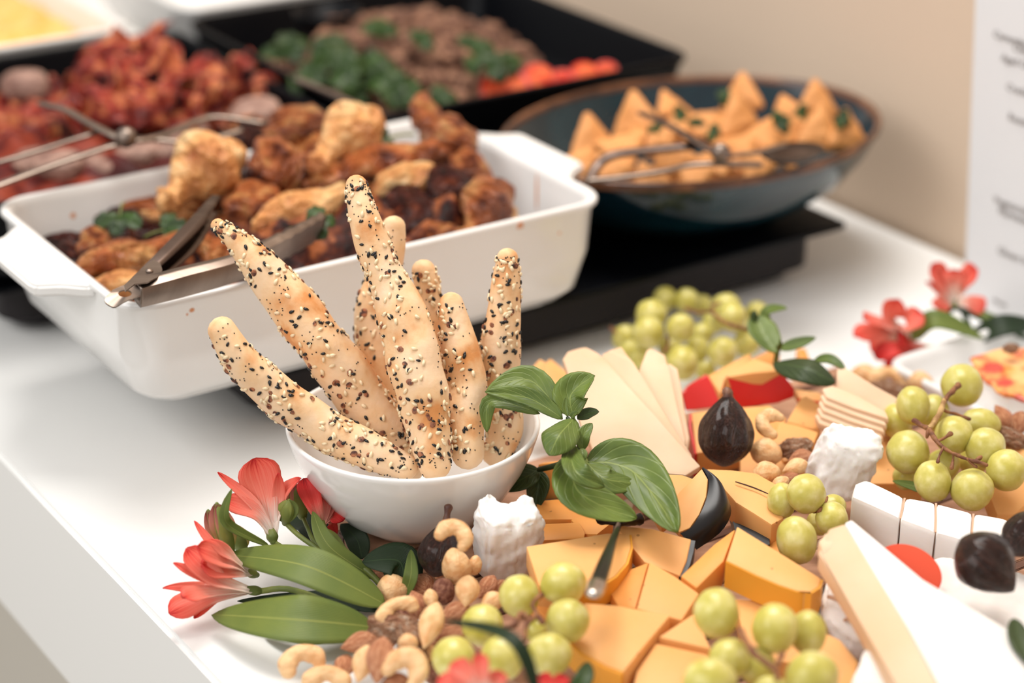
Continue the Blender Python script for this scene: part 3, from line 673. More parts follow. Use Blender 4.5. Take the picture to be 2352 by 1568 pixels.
# small slices at the left behind the basil
cheese('orange edged cheese triangle left of the pale fan, rear one', [(1246, 838, .050), (1264, 822, .051), (1310, 858, .046), (1330, 905, .038), (1262, 905, .040)], .006, m_gouda, 'normal')
cheese('orange edged cheese triangle left of the pale fan, front one', [(1204, 862, .046), (1240, 823, .052), (1300, 860, .046), (1330, 925, .036), (1200, 925, .036)], .006, m_gouda, 'normal')
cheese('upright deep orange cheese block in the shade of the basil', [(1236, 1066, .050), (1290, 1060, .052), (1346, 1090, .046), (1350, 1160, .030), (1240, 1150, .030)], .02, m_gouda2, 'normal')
rinded('round edged cheese slice with dark flecks beside the broken white cheese', [(1230, 1150, .034), (1290, 1145, .034), (1345, 1158, .034), (1372, 1178, .034), (1320, 1192, .034), (1240, 1192, .034)], .008, m_gouda2, [(1230, 1150, .034), (1262, 1146, .034), (1290, 1145, .034), (1318, 1150, .034), (1345, 1158, .034)], m_rindb, 'thin black wax rind')
cheese('flat orange cheese bar right of the broken white cheese', [(1245, 1202, .036), (1330, 1198, .037), (1344, 1222, .036), (1342, 1236, .034), (1245, 1240, .034)], .012, m_gouda2)
cheese('small orange cheese cube under the large basil leaf', [(1310, 1192, .036), (1358, 1178, .037), (1410, 1196, .037), (1372, 1226, .035), (1340, 1226, .034)], .014, m_gouda2)
# c5 big front slice with rounded rind
rinded('thick cheese slice with curved yellow rind lying under the dark knife', [(1209, 1254, .050), (1300, 1240, .050), (1395, 1224, .050), (1446, 1226, .050), (1449, 1256, .049), (1438, 1292, .048), (1412, 1322, .047), (1374, 1346, .046), (1330, 1352, .046), (1238, 1345, .046)], .013, m_gouda, [(1446, 1226, .050), (1449, 1256, .049), (1438, 1292, .048), (1412, 1322, .047), (1374, 1346, .046), (1330, 1352, .046)], m_rindy, 'yellow rind')
rinded('cheese slice with herb flecks and a black wax edge on its right', [(1413, 1205, .050), (1500, 1214, .051), (1588, 1238, .050), (1578, 1285, .044), (1562, 1322, .040), (1480, 1290, .043), (1440, 1240, .048)], .010, m_gouda, [(1588, 1238, .050), (1584, 1262, .047), (1576, 1292, .043), (1562, 1322, .040)], m_rindb, 'black wax rind', rt=.0022)
cheese('cheese cube with bright top, left of the large wedge', [(1492, 1288, .048), (1550, 1322, .047), (1606, 1362, .044), (1566, 1424, .040), (1462, 1396, .042)], .018, m_gouda)
cheese('orange side block next to the bright topped cheese cube', [(1402, 1362, .038), (1448, 1306, .043), (1490, 1290, .045), (1460, 1396, .038), (1420, 1392, .036)], .014, m_gouda2)
rinded('large smooth cheese wedge with rounded yellow front in the middle of the heap', [(1693, 1208, .062), (1790, 1268, .058), (1886, 1328, .052), (1880, 1346, .051), (1862, 1358, .050), (1832, 1356, .050), (1790, 1342, .051), (1738, 1320, .053), (1668, 1286, .056)], .016, m_gouda, [(1886, 1328, .052), (1880, 1346, .051), (1862, 1358, .050), (1832, 1356, .050), (1790, 1342, .051), (1738, 1320, .053), (1668, 1286, .056)], m_rindy, 'rounded yellow rind')
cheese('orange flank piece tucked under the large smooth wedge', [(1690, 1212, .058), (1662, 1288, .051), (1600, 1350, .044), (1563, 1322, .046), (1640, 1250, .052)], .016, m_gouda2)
# black wax crescent wedge
e = rinded('upright cheese wedge with broad shiny black wax side', [(1612, 1075, .066), (1626, 1100, .063), (1622, 1140, .058), (1606, 1180, .053), (1584, 1212, .048), (1560, 1222, .046), (1524, 1180, .050), (1560, 1130, .057)], .007, m_gouda, [(1612, 1075, .066), (1626, 1100, .063)], m_rindb, 'black wax rind', mode='normal')
bm = bmesh.new()
cr0 = [(1612, 1074, .0665), (1627, 1100, .063), (1624, 1140, .058), (1608, 1180, .053), (1586, 1212, .048), (1562, 1224, .046)]
NP = 6
cr1 = [(1614, 1073, .0665), (1652, 1106, .060), (1672, 1144, .053), (1679, 1180, .047), (1655, 1222, .041), (1600, 1262, .037)]
A0, _ = catmull([P(*p) for p in cr0], [1]*6, 16); A1, _ = catmull([P(*p) for p in cr1], [1]*6, 16); rows = []
for i in range(17):
    w_ = math.sin(math.pi*(.04+.92*i/16)); rows.append([bm.verts.new(A0[i].lerp(A1[i], k/8)+(Vector((.5, -.6, .6))*.006*math.sin(math.pi*k/8)*w_)) for k in range(9)]+[bm.verts.new(A0[i].lerp(A1[i], 1-k/4)+Vector((-.1, .8, -.6))*.010*math.sin(math.pi*k/4)*w_) for k in range(1, 4)])
for i in range(16):
    for k in range(12): bm.faces.new((rows[i][k], rows[i][(k+1) % 12], rows[i+1][(k+1) % 12], rows[i+1][k]))
bm.faces.new(rows[0]); bm.faces.new(list(reversed(rows[16])))
bm_obj('wax_side', bm, m_rindb, e, ang=60, label='broad shiny black wax side')
rinded('cheese slice with thin black rim behind the black waxed wedge', [(1500, 1100, .050), (1530, 1088, .051), (1568, 1090, .051), (1600, 1102, .050), (1580, 1150, .044), (1520, 1200, .038), (1490, 1150, .043)], .008, m_gouda, [(1500, 1096, .050), (1530, 1087, .051), (1568, 1090, .051), (1600, 1102, .050)], m_rindb, 'thin black wax rind')
cheese('broad flat cheese slab with a crack, between black wax wedge and small grapes', [(1622, 1076, .052), (1680, 1078, .053), (1738, 1086, .053), (1800, 1120, .052), (1800, 1190, .046), (1772, 1204, .045), (1690, 1152, .048)], .016, m_gouda, cuts=1, jag=.0002)
sweep('cheese_crack_line', [P(1690, 1106, .0525), P(1730, 1119, .0522), P(1770, 1136, .0520)], [.0004, .0005, .0003], m_crack, n=5, seg=6, label='thin dark line across the broad flat cheese slab', cat='crack')  # dark tube stands for the shade inside a crack; no groove is cut
bm = bmesh.new(); poly_solid(bm, [P(*p) for p in ((1676, 1170, .036), (1700, 1150, .040), (1764, 1188, .040), (1768, 1250, .034), (1700, 1262, .030))], Vector((0, .0, -.006))); bm_obj('black_wax_gap_fill', bm, m_rindb, label='glossy black wax piece darkening the gap before the large smooth wedge', cat='cheese rind')  # black wax, spread wide to give the gap its deep shade
bm = bmesh.new(); poly_solid(bm, [P(*p) for p in ((1840, 1368, .024), (1900, 1345, .026), (1930, 1380, .024), (1880, 1430, .020))], Vector((0, 0, -.006))); bm_obj('black_wax_gap_fill', bm, m_rindb, label='black wax piece added to darken the gap right of the large smooth wedge', cat='cheese rind')  # black piece added under the heap for the shade between the cheeses
cheese('cheese slab edge dipping below the small grape cluster', [(1740, 1212, .034), (1775, 1206, .036), (1830, 1300, .030), (1800, 1330, .026)], .012, m_gouda2)
# bottom
rinded('wide cheese slab with thick yellow rind at the bottom of the photo', [(1342, 1384, .046), (1420, 1390, .046), (1540, 1412, .045), (1482, 1480, .042), (1432, 1542, .040), (1392, 1528, .040), (1340, 1498, .041), (1308, 1466, .042)], .014, m_gouda, [(1308, 1466, .042), (1340, 1498, .041), (1392, 1528, .040), (1432, 1542, .040)], m_rindy, 'thick yellow rind', rt=.002)
cheese('pale cheese triangle pointing left at the bottom of the heap', [(1512, 1462, .040), (1596, 1406, .044), (1634, 1490, .038)], .010, m_gouda)
cheese('square pale cheese slab at the very bottom edge of the photo', [(1506, 1476, .038), (1626, 1502, .037), (1640, 1600, .030), (1450, 1600, .030), (1462, 1540, .034)], .012, m_gouda)
cheese('cheese slab under the foreground grapes at right', [(1688, 1374, .036), (1780, 1380, .036), (1890, 1420, .034), (1900, 1520, .028), (1720, 1520, .028)], .014, m_gouda)
cheese('cheese piece at the bottom right of the foreground grapes', [(1888, 1448, .040), (1930, 1468, .040), (1972, 1520, .037), (1948, 1600, .030), (1850, 1600, .030)], .012, m_gouda)
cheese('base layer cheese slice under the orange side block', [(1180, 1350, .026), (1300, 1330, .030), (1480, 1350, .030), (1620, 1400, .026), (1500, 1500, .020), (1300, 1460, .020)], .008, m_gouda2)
# red waxed gouda behind the fig
def red(label, top, t, redside):
    e = empty('red_wax_cheese', P(*top[0])-Vector((0, 0, t)), label, 'cheese', CG)
    slab('cheese_body', top, t, m_gouda, e, mode='down', bevel=.0008)
    bm = bmesh.new(); poly_solid(bm, [P(*p) for p in redside], Vector((0, .004, -.001))); bmesh.ops.recalc_face_normals(bm, faces=bm.faces)
    bmesh.ops.bevel(bm, geom=bm.edges[:], offset=.0006, segments=2, affect='EDGES'); bm_obj('red_wax_side', bm, m_rindr, e, label='smooth red wax face')
    return e
red('red waxed cheese wedge at the left, touching the rear grapes', [(1626, 862, .048), (1722, 810, .058), (1736, 836, .056), (1665, 870, .050), (1655, 905, .044)], .014, [(1566, 905, .040), (1580, 888, .043), (1624, 860, .049), (1664, 926, .038), (1640, 936, .034), (1575, 944, .030)])
red('red waxed cheese wedge in front, below the basil sprig', [(1668, 866, .058), (1730, 822, .064), (1772, 836, .063), (1792, 852, .060), (1730, 856, .060)], .016, [(1668, 866, .058), (1792, 850, .060), (1824, 892, .050), (1824, 912, .045), (1786, 926, .041), (1706, 936, .037), (1690, 928, .039)])
rinded('yellow cheese block with red rim behind the upright fig', [(1588, 948, .044), (1660, 938, .045), (1768, 930, .046), (1806, 960, .042), (1784, 1010, .036), (1600, 1040, .034)], .016, m_gouda, [(1588, 948, .044), (1586, 975, .041), (1592, 1005, .037), (1600, 1040, .034)], m_rindr, 'red wax rim')
cheese('orange cheese piece sticking up behind the red waxed wedges', [(1728, 822, .048), (1770, 802, .052), (1792, 812, .050), (1790, 838, .046), (1750, 845, .044)], .012, m_gouda2)
cheese('cheese corner peeking out right of the rear basil stem', [(1828, 800, .040), (1850, 798, .040), (1862, 826, .036), (1840, 850, .032)], .012, m_gouda2)
cheese('yellow cheese cube between red waxed wedge and striped pale slices', [(1806, 968, .046), (1838, 914, .052), (1852, 908, .052), (1890, 932, .050), (1884, 985, .042), (1860, 985, .042)], .014, m_gouda)
cheese('cheese wedge behind the cashews, right of the upright fig', [(1776, 1010, .040), (1790, 966, .045), (1830, 975, .045), (1880, 992, .044), (1856, 1050, .036), (1800, 1060, .034)], .012, m_gouda)
cheese('yellow cheese under the almonds by the upright fig', [(1700, 1040, .034), (1780, 1030, .036), (1860, 1050, .034), (1830, 1110, .028), (1700, 1100, .028)], .010, m_gouda)
rinded('thin cheese slice with red rim below the rear basil leaf', [(1824, 892, .046), (1880, 900, .046), (1896, 912, .044), (1890, 922, .043), (1834, 912, .043)], .006, m_gouda, [(1834, 914, .043), (1862, 918, .043), (1892, 922, .043)], m_rindr, 'red wax rim')
# striped pale slices at right
ps_ = empty('x', (0, 0, 0)); bpy.data.objects.remove(ps_)
cheese('tall pale cheese slice behind the striped stack', [(1922, 846, .070), (1936, 840, .071), (1954, 852, .070), (2010, 886, .065), (2062, 914, .060), (2040, 968, .050), (1990, 940, .054), (1920, 892, .062)], .008, m_pale, 'normal', cuts=1, jag=.0002)
for i, l_ in enumerate(('topmost slice of the striped pale cheese stack', 'second slice down of the striped pale cheese stack', 'third slice down of the striped pale cheese stack', 'fourth slice down of the striped pale cheese stack', 'lowest slice of the striped pale cheese stack')):
    dx, dy, dz = -4.2*i, 15.0*i, -.0035*i
    cheese(l_, [(1888+dx, 892+dy, .066+dz), (1912+dx, 884+dy, .067+dz), (1970+dx, 908+dy, .064+dz), (2034+dx, 944+dy, .060+dz), (2042+dx, 962+dy, .058+dz), (1960+dx, 936+dy, .060+dz), (1898+dx, 912+dy, .063+dz)], .006, m_pale, 'normal', cuts=1, jag=.0002)
cheese('pale cheese slab supporting the right hand grape bunch', [(1980, 950, .040), (2060, 950, .042), (2120, 1010, .036), (2120, 1110, .026), (1990, 1110, .026)], .016, m_gouda)
cheese('yellow cheese stick pair under the right hand grapes, nearer one', [(2262, 1110, .036), (2300, 1090, .040), (2352, 1085, .042), (2400, 1120, .036), (2330, 1180, .026), (2290, 1180, .026)], .014, m_gouda)
cheese('yellow cheese slice at the right edge beneath the grapes', [(2300, 1010, .046), (2352, 1030, .046), (2420, 1060, .044), (2400, 1120, .034), (2310, 1110, .034)], .008, m_gouda)

# goat cheese chunks
def chunk_cheese(name, label, pts, t, mat, mode='down', jag=.0022, parent=None, cat='cheese', base=None, sub=4, f=95):
    top = [P(*p) for p in pts]; bm = bmesh.new()
    if base: 
        n = len(top); bs = [P(*p) for p in base]; a = [bm.verts.new(p) for p in top]; b = [bm.verts.new(p) for p in bs]
        bm.faces.new(a); bm.faces.new(list(reversed(b)))
        for i in range(n): bm.faces.new((a[i], b[i], b[(i+1) % n], a[(i+1) % n]))
    else: poly_solid(bm, top, Vector((0, 0, -t)))
    bmesh.ops.recalc_face_normals(bm, faces=bm.faces)
    bmesh.ops.bevel(bm, geom=bm.edges[:], offset=.0022, segments=2, affect='EDGES')
    bmesh.ops.triangulate(bm, faces=bm.faces[:])
    for _ in range(4):
        es = [e for e in bm.edges if e.calc_length() > .0026]
        if es: bmesh.ops.subdivide_edges(bm, edges=es, cuts=1); bmesh.ops.triangulate(bm, faces=bm.faces[:])
    for _ in range(7): bmesh.ops.smooth_vert(bm, verts=bm.verts[:], factor=.5, use_axis_x=True, use_axis_y=True, use_axis_z=True)
    bm.normal_update()
    for v in bm.verts: v.co += v.normal*(jag*mn.noise(v.co*f)+jag*.5*mn.noise(v.co*f*3.1)+(jag*.9*abs(mn.noise(v.co*f*2)) if v.normal.z > .4 and jag > .0018 else 0))
    return bm_obj(name, bm, mat, parent, ang=None, **(dict(label=label, cat=cat) if not parent else {}))
g = chunk_cheese('goat_cheese', 'broken white goat cheese log standing in front of the breadstick bowl', [(1086, 1166, .062), (1108, 1122, .070), (1128, 1112, .072), (1150, 1140, .066), (1176, 1150, .065), (1192, 1120, .071), (1216, 1136, .069), (1252, 1170, .062), (1246, 1196, .058), (1190, 1214, .056), (1120, 1216, .056)], .045, m_goat,
    base=[(1080, 1290, .016), (1092, 1280, .018), (1110, 1270, .020), (1140, 1262, .021), (1170, 1262, .021), (1200, 1262, .021), (1225, 1266, .020), (1246, 1276, .018), (1240, 1320, .013), (1190, 1345, .012), (1110, 1350, .012)])
chunk_cheese('goat_cheese', 'broken white goat cheese log leaning between almonds and the right hand grapes', [(1890, 975, .072), (1905, 958, .075), (1935, 968, .073), (1962, 964, .074), (2004, 974, .072), (2034, 1010, .066), (2028, 1040, .061), (1986, 1046, .060), (1930, 1030, .062)], .045, m_goat,
    base=[(1834, 1110, .030), (1850, 1085, .034), (1880, 1075, .036), (1920, 1085, .034), (1970, 1090, .034), (2000, 1100, .032), (1990, 1140, .026), (1930, 1170, .022), (1870, 1160, .024)])

# camembert cut in slices: each slice is a part
cam_c = P(2140, 1240, .02); cb = empty('camembert', cam_c, 'white camembert cut into slices below the right hand grape bunch', 'cheese')
arc = [((1962, 1098), (1946, 1180)), ((2078, 1140), (2058, 1240)), ((2150, 1152), (2148, 1290)), ((2236, 1176), (2226, 1312)), ((2318, 1190), (2310, 1330))]
for i in range(4):
    (a, b_), (c_, d_) = arc[i], arc[i+1]; g_ = 1.2
    slab('slice', [(a[0]+g_, a[1]+(0 if i else 10), .052), (a[0]*.75+c_[0]*.25, a[1]*.75+c_[1]*.25-(10 if i == 0 else 0), .052), (c_[0]-g_, c_[1], .052), (d_[0]*.5+c_[0]*.5-g_, d_[1]*.5+c_[1]*.5, .050), (b_[0]*.5+a[0]*.5+g_, a[1]*.5+b_[1]*.5, .050)], .030, m_brie, cb, mode='down', bevel=.0032, cuts=1, jag=.0004)
    if i < 3: slab('cut_face', [(c_[0]-2.5, c_[1]+3, .0500), (c_[0]+2.5, c_[1]+3, .0500), (d_[0]*.5+c_[0]*.5+2.5, d_[1]*.5+c_[1]*.5, .048), (d_[0]*.5+c_[0]*.5-2.5, d_[1]*.5+c_[1]*.5, .048)], .026, m_seam, cb, bevel=0)

# brie in the foreground
chunk_cheese('brie_round', 'large blurred white brie with bloomy rind at the right front', [(2060, 1300, .046), (2160, 1270, .048), (2290, 1290, .048), (2420, 1330, .046), (2440, 1440, .040), (2300, 1500, .036), (2150, 1440, .040)], .026, m_brie, jag=.0012)
chunk_cheese('brie_piece', 'small white brie piece with browned creases left of the long wedge', [(1896, 1316, .044), (1925, 1306, .046), (1960, 1340, .044), (2010, 1410, .040), (2010, 1466, .036), (1950, 1450, .036), (1890, 1400, .038)], .026, m_brie, jag=.0016)
for q, (a, b_, c_) in enumerate((((1903, 1372, .0425), (1935, 1380, .0425), (1965, 1376, .0420)), ((1965, 1376, .042), (1975, 1400, .040), (1985, 1415, .039)), ((1940, 1426, .0385), (1965, 1416, .0395), (1985, 1415, .039)))):
    sweep('brown_crease', [P(*a)+Vector((0, 0, .0006)), P(*b_)+Vector((0, 0, .0006)), P(*c_)+Vector((0, 0, .0006))], [.0010, .0014, .0010], m_seam, n=6, seg=6, label=('left brown crease on the small white brie piece', 'middle brown crease on the small white brie piece', 'lower brown crease on the small white brie piece')[q], cat='cheese rind')
wg = empty('brie_wedge', P(2200, 1480, .02), 'long brie wedge with beige cut side in the right foreground', 'cheese')
tri = [(1912, 1218, .078), (1948, 1190, .080), (2360, 1560, .060), (2352, 1640, .056), (2210, 1640, .058)]
slab('rind_top', [(1940, 1200, .0795), (1956, 1192, .080), (2120, 1330, .072), (2360, 1470, .062), (2420, 1640, .056), (2196, 1640, .057), (2080, 1430, .066)], .004, m_brie, wg, mode='down', bevel=.0012)
slab('cut_side', [(1903, 1214, .076), (1940, 1202, .0785), (2080, 1432, .0655), (2192, 1640, .0565), (2090, 1640, .050), (1960, 1400, .058), (1880, 1270, .068)], .010, m_paste, wg, mode='down', bevel=.0012)
slab('broken_tip', [(1880, 1240, .072), (1893, 1222, .075), (1930, 1226, .075), (1930, 1262, .071), (1886, 1270, .069)], .008, m_pale, wg, mode='down', bevel=.0012, cuts=2, jag=.0012)
chunk_cheese('brie_corner', 'blurred white brie corner at the bottom edge, left of the long wedge', [(1992, 1470, .050), (2030, 1450, .052), (2110, 1540, .048), (2140, 1640, .042), (1950, 1640, .042), (1952, 1560, .046)], .03, m_brie, jag=.0006)
# orange red disc leaning on the brie
dc = P(2085, 1312, .054); x, y, z = basis(-28, .5)
bm = bmesh.new(); bmesh.ops.create_cone(bm, cap_ends=True, segments=48, radius1=1, radius2=1, depth=.06); bmesh.ops.bevel(bm, geom=[e_ for e_ in bm.edges if e_.calc_face_angle(0) > 1], offset=.02, segments=2, affect='EDGES')
me = bpy.data.meshes.new('disc'); bm.to_mesh(me); bm.free(); me.materials.append(m_label); finish(me, 40)
inst('red_disc', me, mat4(x, y, z, dc, (.0185, .0145, .0185)), label='flat orange red disc resting on the brie behind the long wedge', cat='wax disc')

#==KNIFE==
kn = empty('cheese_knife', P(1382, 1290, .062), 'small cheese knife with dark metal handle stuck in the cheese', 'knife')
kp = [P(1424, 1196, .058), P(1408, 1240, .066), P(1390, 1290, .074), P(1368, 1352, .083)]
sweep('handle', kp[:4], [.0016, .0022, .0036, .0046], m_knife, kn, n=16, seg=16, flat=.55)
sweep('end_cap', [P(1372, 1340, .0815), P(1364, 1362, .0845)], [.0050, .0046], M('cap_silver', (190, 180, 172), rough=.15, metal=1), kn, n=16, seg=6, flat=.6, label='bright silver end cap')
sweep('guard', [P(1380, 1192, .055), P(1424, 1200, .058), P(1466, 1192, .055)], [.0030, .0022, .0034], m_knife, kn, n=10, seg=12, bumpy=.5, bf=300)
sweep('blade', [P(1424, 1198, .057), P(1436, 1170, .050), P(1446, 1150, .044)], [.0030, .0042, .0030], m_metal, kn, n=12, seg=8, flat=.2)

#==FIGS==
def fig(label, px, py, rx, ry, ang, z, stem=0, squash=1., lie=.2, roll=0):
    c = P(px, py, z); s = depth(c)/F; x, y, zz = basis(ang, lie, roll)
    e = empty('dried_fig', c-Vector((0, 0, ry*s*.8)), label, 'fig', 'dried figs on the serving board')
    def f(v):
        t = (v.x+1)/2
        r = math.sqrt(max(0, 1-v.x*v.x)) or 1
        w = (math.sin(math.pi*min(1, t**.88))**.70)*(1-.22*t**2)
        k = w/max(r, 1e-3) if r > .02 else 0
        a = math.atan2(v.z, v.y)
        k *= 1+.035*math.sin(a*9+2*mn.noise(v*2))*(1-abs(v.x)*.5)+.06*mn.noise(v*2.5+Vector((px, 0, 0)))
        return Vector((v.x, v.y*k, v.z*k*squash))
    me = proto('fig_skin', f, m_fig, 5); inst('skin', me, mat4(x, y, zz, c, (ry*s, rx*s, rx*s)), e)
    if stem: sweep('stem', [c+x*ry*s*.86, c+x*(ry*s*1.0+stem*s*.5)+zz*.0006, c+x*(ry*s+stem*s)], [rx*s*.22, rx*s*.16, rx*s*.20], m_figs, e, n=10, seg=8, bumpy=.3, bf=200)
    return e
fig('plump dried fig standing upright in the middle of the cheeses', 1667, 988, 68, 84, 86, .062, stem=3, lie=.05)
fig('dark dried fig with long stem half hidden by a cashew', 1010, 1262, 50, 64, 78, .040, stem=34, lie=.1)
fig('large wrinkled dried fig at the right edge of the photo', 2268, 1296, 72, 84, -48, .072, stem=0, lie=.3)
fig('dried fig cut off by the right edge, behind the wrinkled one', 2352, 1222, 50, 62, 60, .066, lie=.3)

#==GRAPES==
me_gr = [proto('grape', noisy(.05, 1.3, i*5.), m_grape, 4) for i in range(3)]
def bunch(label, grapes, stems, group='bunches of green grapes'):
    zs = [P(g[0], g[1], g[4]) for g in grapes]; c = sum(zs, Vector())/len(zs); c.z = min(v.z for v in zs)-.011
    e = empty('grape_bunch', c, label, 'grapes', group)
    for i, g in enumerate(grapes):
        p = P(g[0], g[1], g[4]); s = depth(p)/F; x, y, z = basis(g[5] if len(g) > 5 else 0, .4)
        inst('grape', me_gr[i % 3], mat4(x, y, z, p, (g[2]*s, g[3]*s, min(g[2], g[3])*s)), e)
    for q in stems:
        pale = q[0] == 'p'; pts = [P(*v[:3]) for v in q[1:]]; w = [v[3]/1000 for v in q[1:]]
        sweep('stem', pts, w, m_gstem2 if pale else m_gstem, e, n=8, seg=14, bumpy=.45, bf=260)
    return e
bunch('sharp green grape bunch with bare brown stalk at the right', [
 (2210, 885, 49, 49, .070), (2098, 931, 39, 46, .066, 10), (2143, 948, 38, 44, .052), (2060, 968, 37, 42, .048), (2191, 998, 44, 44, .064), (2252, 976, 46, 40, .056, -10), (2086, 1038, 50, 50, .056), (2264, 1027, 46, 46, .060), (2312, 1079, 46, 49, .054), (2143, 1105, 43, 48, .050, 5), (2233, 1124, 49, 49, .048, -20), (2166, 1068, 38, 38, .042), (2080, 1095, 30, 30, .034), (2236, 1058, 34, 34, .038)],
 [('p', (2170, 918, .078, 1.6), (2160, 945, .077, 1.7), (2146, 968, .075, 1.6), (2134, 984, .073, 1.8)), ('b', (2170, 920, .078, 1.5), (2180, 906, .080, 1.6), (2193, 892, .0815, 1.8), (2200, 886, .0815, 2.2)),
  ('b', (2163, 932, .077, 1.2), (2172, 944, .075, 1.0), (2200, 952, .072, .9), (2226, 962, .070, 1.3)), ('b', (2134, 984, .073, 1.8), (2116, 976, .073, 1.4), (2100, 966, .074, 1.7)), ('b', (2134, 984, .073, 1.5), (2131, 996, .071, 1.3), (2129, 1004, .069, .8)),
  ('b', (2134, 984, .073, 1.4), (2152, 1014, .071, 1.3), (2180, 1036, .069, 1.1), (2215, 1052, .067, 1.1), (2245, 1060, .066, 1.2), (2266, 1068, .065, 1.0)), ('b', (2152, 1014, .071, .9), (2168, 1006, .072, .9), (2184, 996, .074, 1.5)),
  ('b', (2166, 1028, .070, .8), (2158, 1046, .067, .7), (2154, 1060, .065, 1.2)), ('b', (2190, 1042, .068, .8), (2188, 1060, .064, .8), (2186, 1074, .062, 1.5)), ('b', (2222, 1054, .067, .8), (2234, 1066, .064, .8), (2242, 1072, .063, 1.0)), ('b', (2240, 1058, .066, 1.0), (2252, 1050, .067, 1.5))])
bunch('blurred green grape bunch behind the red waxed cheese', [
 (1528, 686, 28, 28, .034), (1577, 690, 29, 29, .036), (1496, 722, 36, 36, .040), (1490, 764, 38, 37, .036), (1563, 752, 33, 33, .042), (1436, 776, 30, 32, .022), (1446, 806, 26, 28, .016), (1612, 702, 26, 26, .028), (1668, 706, 34, 34, .040), (1682, 728, 34, 34, .042), (1738, 718, 27, 27, .028), (1614, 766, 26, 26, .026), (1602, 802, 28, 30, .022), (1660, 808, 34, 36, .028), (1714, 790, 32, 28, .022), (1568, 834, 37, 40, .028), (1474, 824, 27, 27, .014), (1640, 740, 27, 25, .026), (1716, 760, 28, 28, .018), (1540, 800, 28, 28, .014), (1620, 850, 24, 22, .012)],
 [('b', (1575, 708, .052, 1.4), (1600, 716, .053, 1.0), (1636, 718, .054, 1.1), (1660, 738, .055, 1.1), (1700, 752, .053, 1.4), (1724, 758, .046, 1.0)), ('b', (1636, 718, .054, .9), (1640, 700, .052, 1.2), (1652, 696, .050, 1.4)), ('b', (1534, 772, .040, 1.0), (1534, 790, .034, 1.2), (1526, 808, .030, 1.5)), ('b', (1404, 754, .032, 1.4), (1416, 764, .032, .8))])
bunch('small cluster of four green grapes against the tilted white cheese', [
 (1852, 1134, 46, 46, .062, 5), (1796, 1149, 34, 42, .052), (1830, 1240, 46, 57, .050, 12), (1911, 1192, 38, 40, .050), (1914, 1166, 30, 32, .038), (1882, 1200, 30, 30, .034)],
 [('b', (1900, 1142, .056, .9), (1893, 1158, .056, 1.1), (1884, 1172, .056, 1.2), (1868, 1176, .050, .8))])
bunch('green grape cluster at the bottom, in front of the nuts', [
 (1193, 1369, 47, 49, .052), (1294, 1340, 53, 50, .058), (1304, 1425, 50, 51, .056), (1109, 1436, 49, 48, .048), (1155, 1509, 52, 52, .050), (1261, 1503, 53, 51, .050), (1043, 1512, 51, 50, .042), (1232, 1448, 30, 28, .036), (1090, 1560, 44, 40, .034)],
 [('b', (1244, 1365, .062, 1.4), (1222, 1388, .064, 1.1), (1232, 1410, .064, 1.2), (1212, 1432, .062, 1.3), (1206, 1470, .058, 1.2)), ('b', (1212, 1418, .063, 1.2), (1196, 1410, .063, 1.6), (1180, 1436, .062, 1.8), (1160, 1440, .060, 1.2)), ('b', (1232, 1410, .064, 1.0), (1246, 1428, .062, 1.8))])
bunch('very blurred green grape cluster in the bottom right foreground', [
 (1646, 1408, 53, 58, .066), (1780, 1442, 53, 58, .068), (1856, 1452, 42, 52, .060), (1676, 1512, 48, 46, .058), (1866, 1556, 62, 62, .066), (1630, 1566, 62, 56, .064), (1740, 1530, 44, 44, .050), (1770, 1590, 44, 40, .050)],
 [('b', (1700, 1448, .072, 1.8), (1716, 1478, .074, 1.6), (1736, 1504, .074, 1.8), (1776, 1534, .072, 1.6), (1786, 1560, .070, 1.4)), ('b', (1786, 1530, .073, 1.3), (1796, 1500, .070, 1.5))])

#==NUTS==
def almond_f(v):
    t = (v.x+1)/2; r = math.sqrt(max(1e-4, 1-v.x*v.x)); w = (math.sin(math.pi*t**1.25)**.72) if 0 < t < 1 else 0
    k = w/r if r > .02 else 0; return Vector((v.x, v.y*k, v.z*k))
me_alm = proto('almond', almond_f, m_alm, 4); me_haz = proto('hazelnut', noisy(.08, 1.5, 3), m_haz, 3); me_blan = with_mat(proto('b', noisy(.12, 1.1, 9), m_cash, 3), m_cash); me_pea = with_mat(me_alm, m_cash)
me_wal = proto('walnut', lambda c: c*(1+.34*mn.noise(c*2.2)+.22*abs(mn.noise(c*5))), m_wal, 4)
def cash_me():
    pts = [Vector((math.cos(a)*.66, math.sin(a)*.62-.28, 0)) for a in [math.radians(q) for q in (188, 158, 122, 90, 58, 28, 0)]]
    vs, fs, *_ = sweep_geo(pts, [.34, .44, .42, .38, .40, .40, .28], 16, 26, bumpy=.12, bf=2.5, flat=.85); me = bpy.data.meshes.new('cashew'); me.from_pydata(vs, [], fs); me.materials.append(m_cash); me.shade_smooth(); return me
me_cash = cash_me()
NK = {'A': ('almond', me_alm, (1, 1.05, .75)), 'H': ('hazelnut', me_haz, (1, 1, 1)), 'B': ('macadamia_nut', me_blan, (1, 1, 1)), 'E': ('peanut', me_pea, (1, 1, .8)), 'C': ('cashew', me_cash, (1, 1, 1)), 'W': ('walnut', me_wal, (1, 1, .8))}
CATN = {'A': 'almond', 'H': 'hazelnut', 'B': 'nut', 'E': 'nut', 'C': 'cashew', 'W': 'walnut'}
def nut(k, px, py, rx, ry, ang, z, label, grp='mixed nuts in front of the bowl', roll=0, lie=.5):
    nm, me, sz = NK[k]; p = P(px, py, z); s = depth(p)/F*1.16; x, y, zz = basis(ang, lie, roll)
    d = (rx*s*sz[0], ry*s*sz[1], ry*s*sz[2]) if k != 'C' else (rx*s*1.0, ry*s*1.0, min(rx, ry)*s*1.0)
    return inst(nm, me, mat4(x, y, zz, p, d), label=label, cat=CATN[k], group=grp)
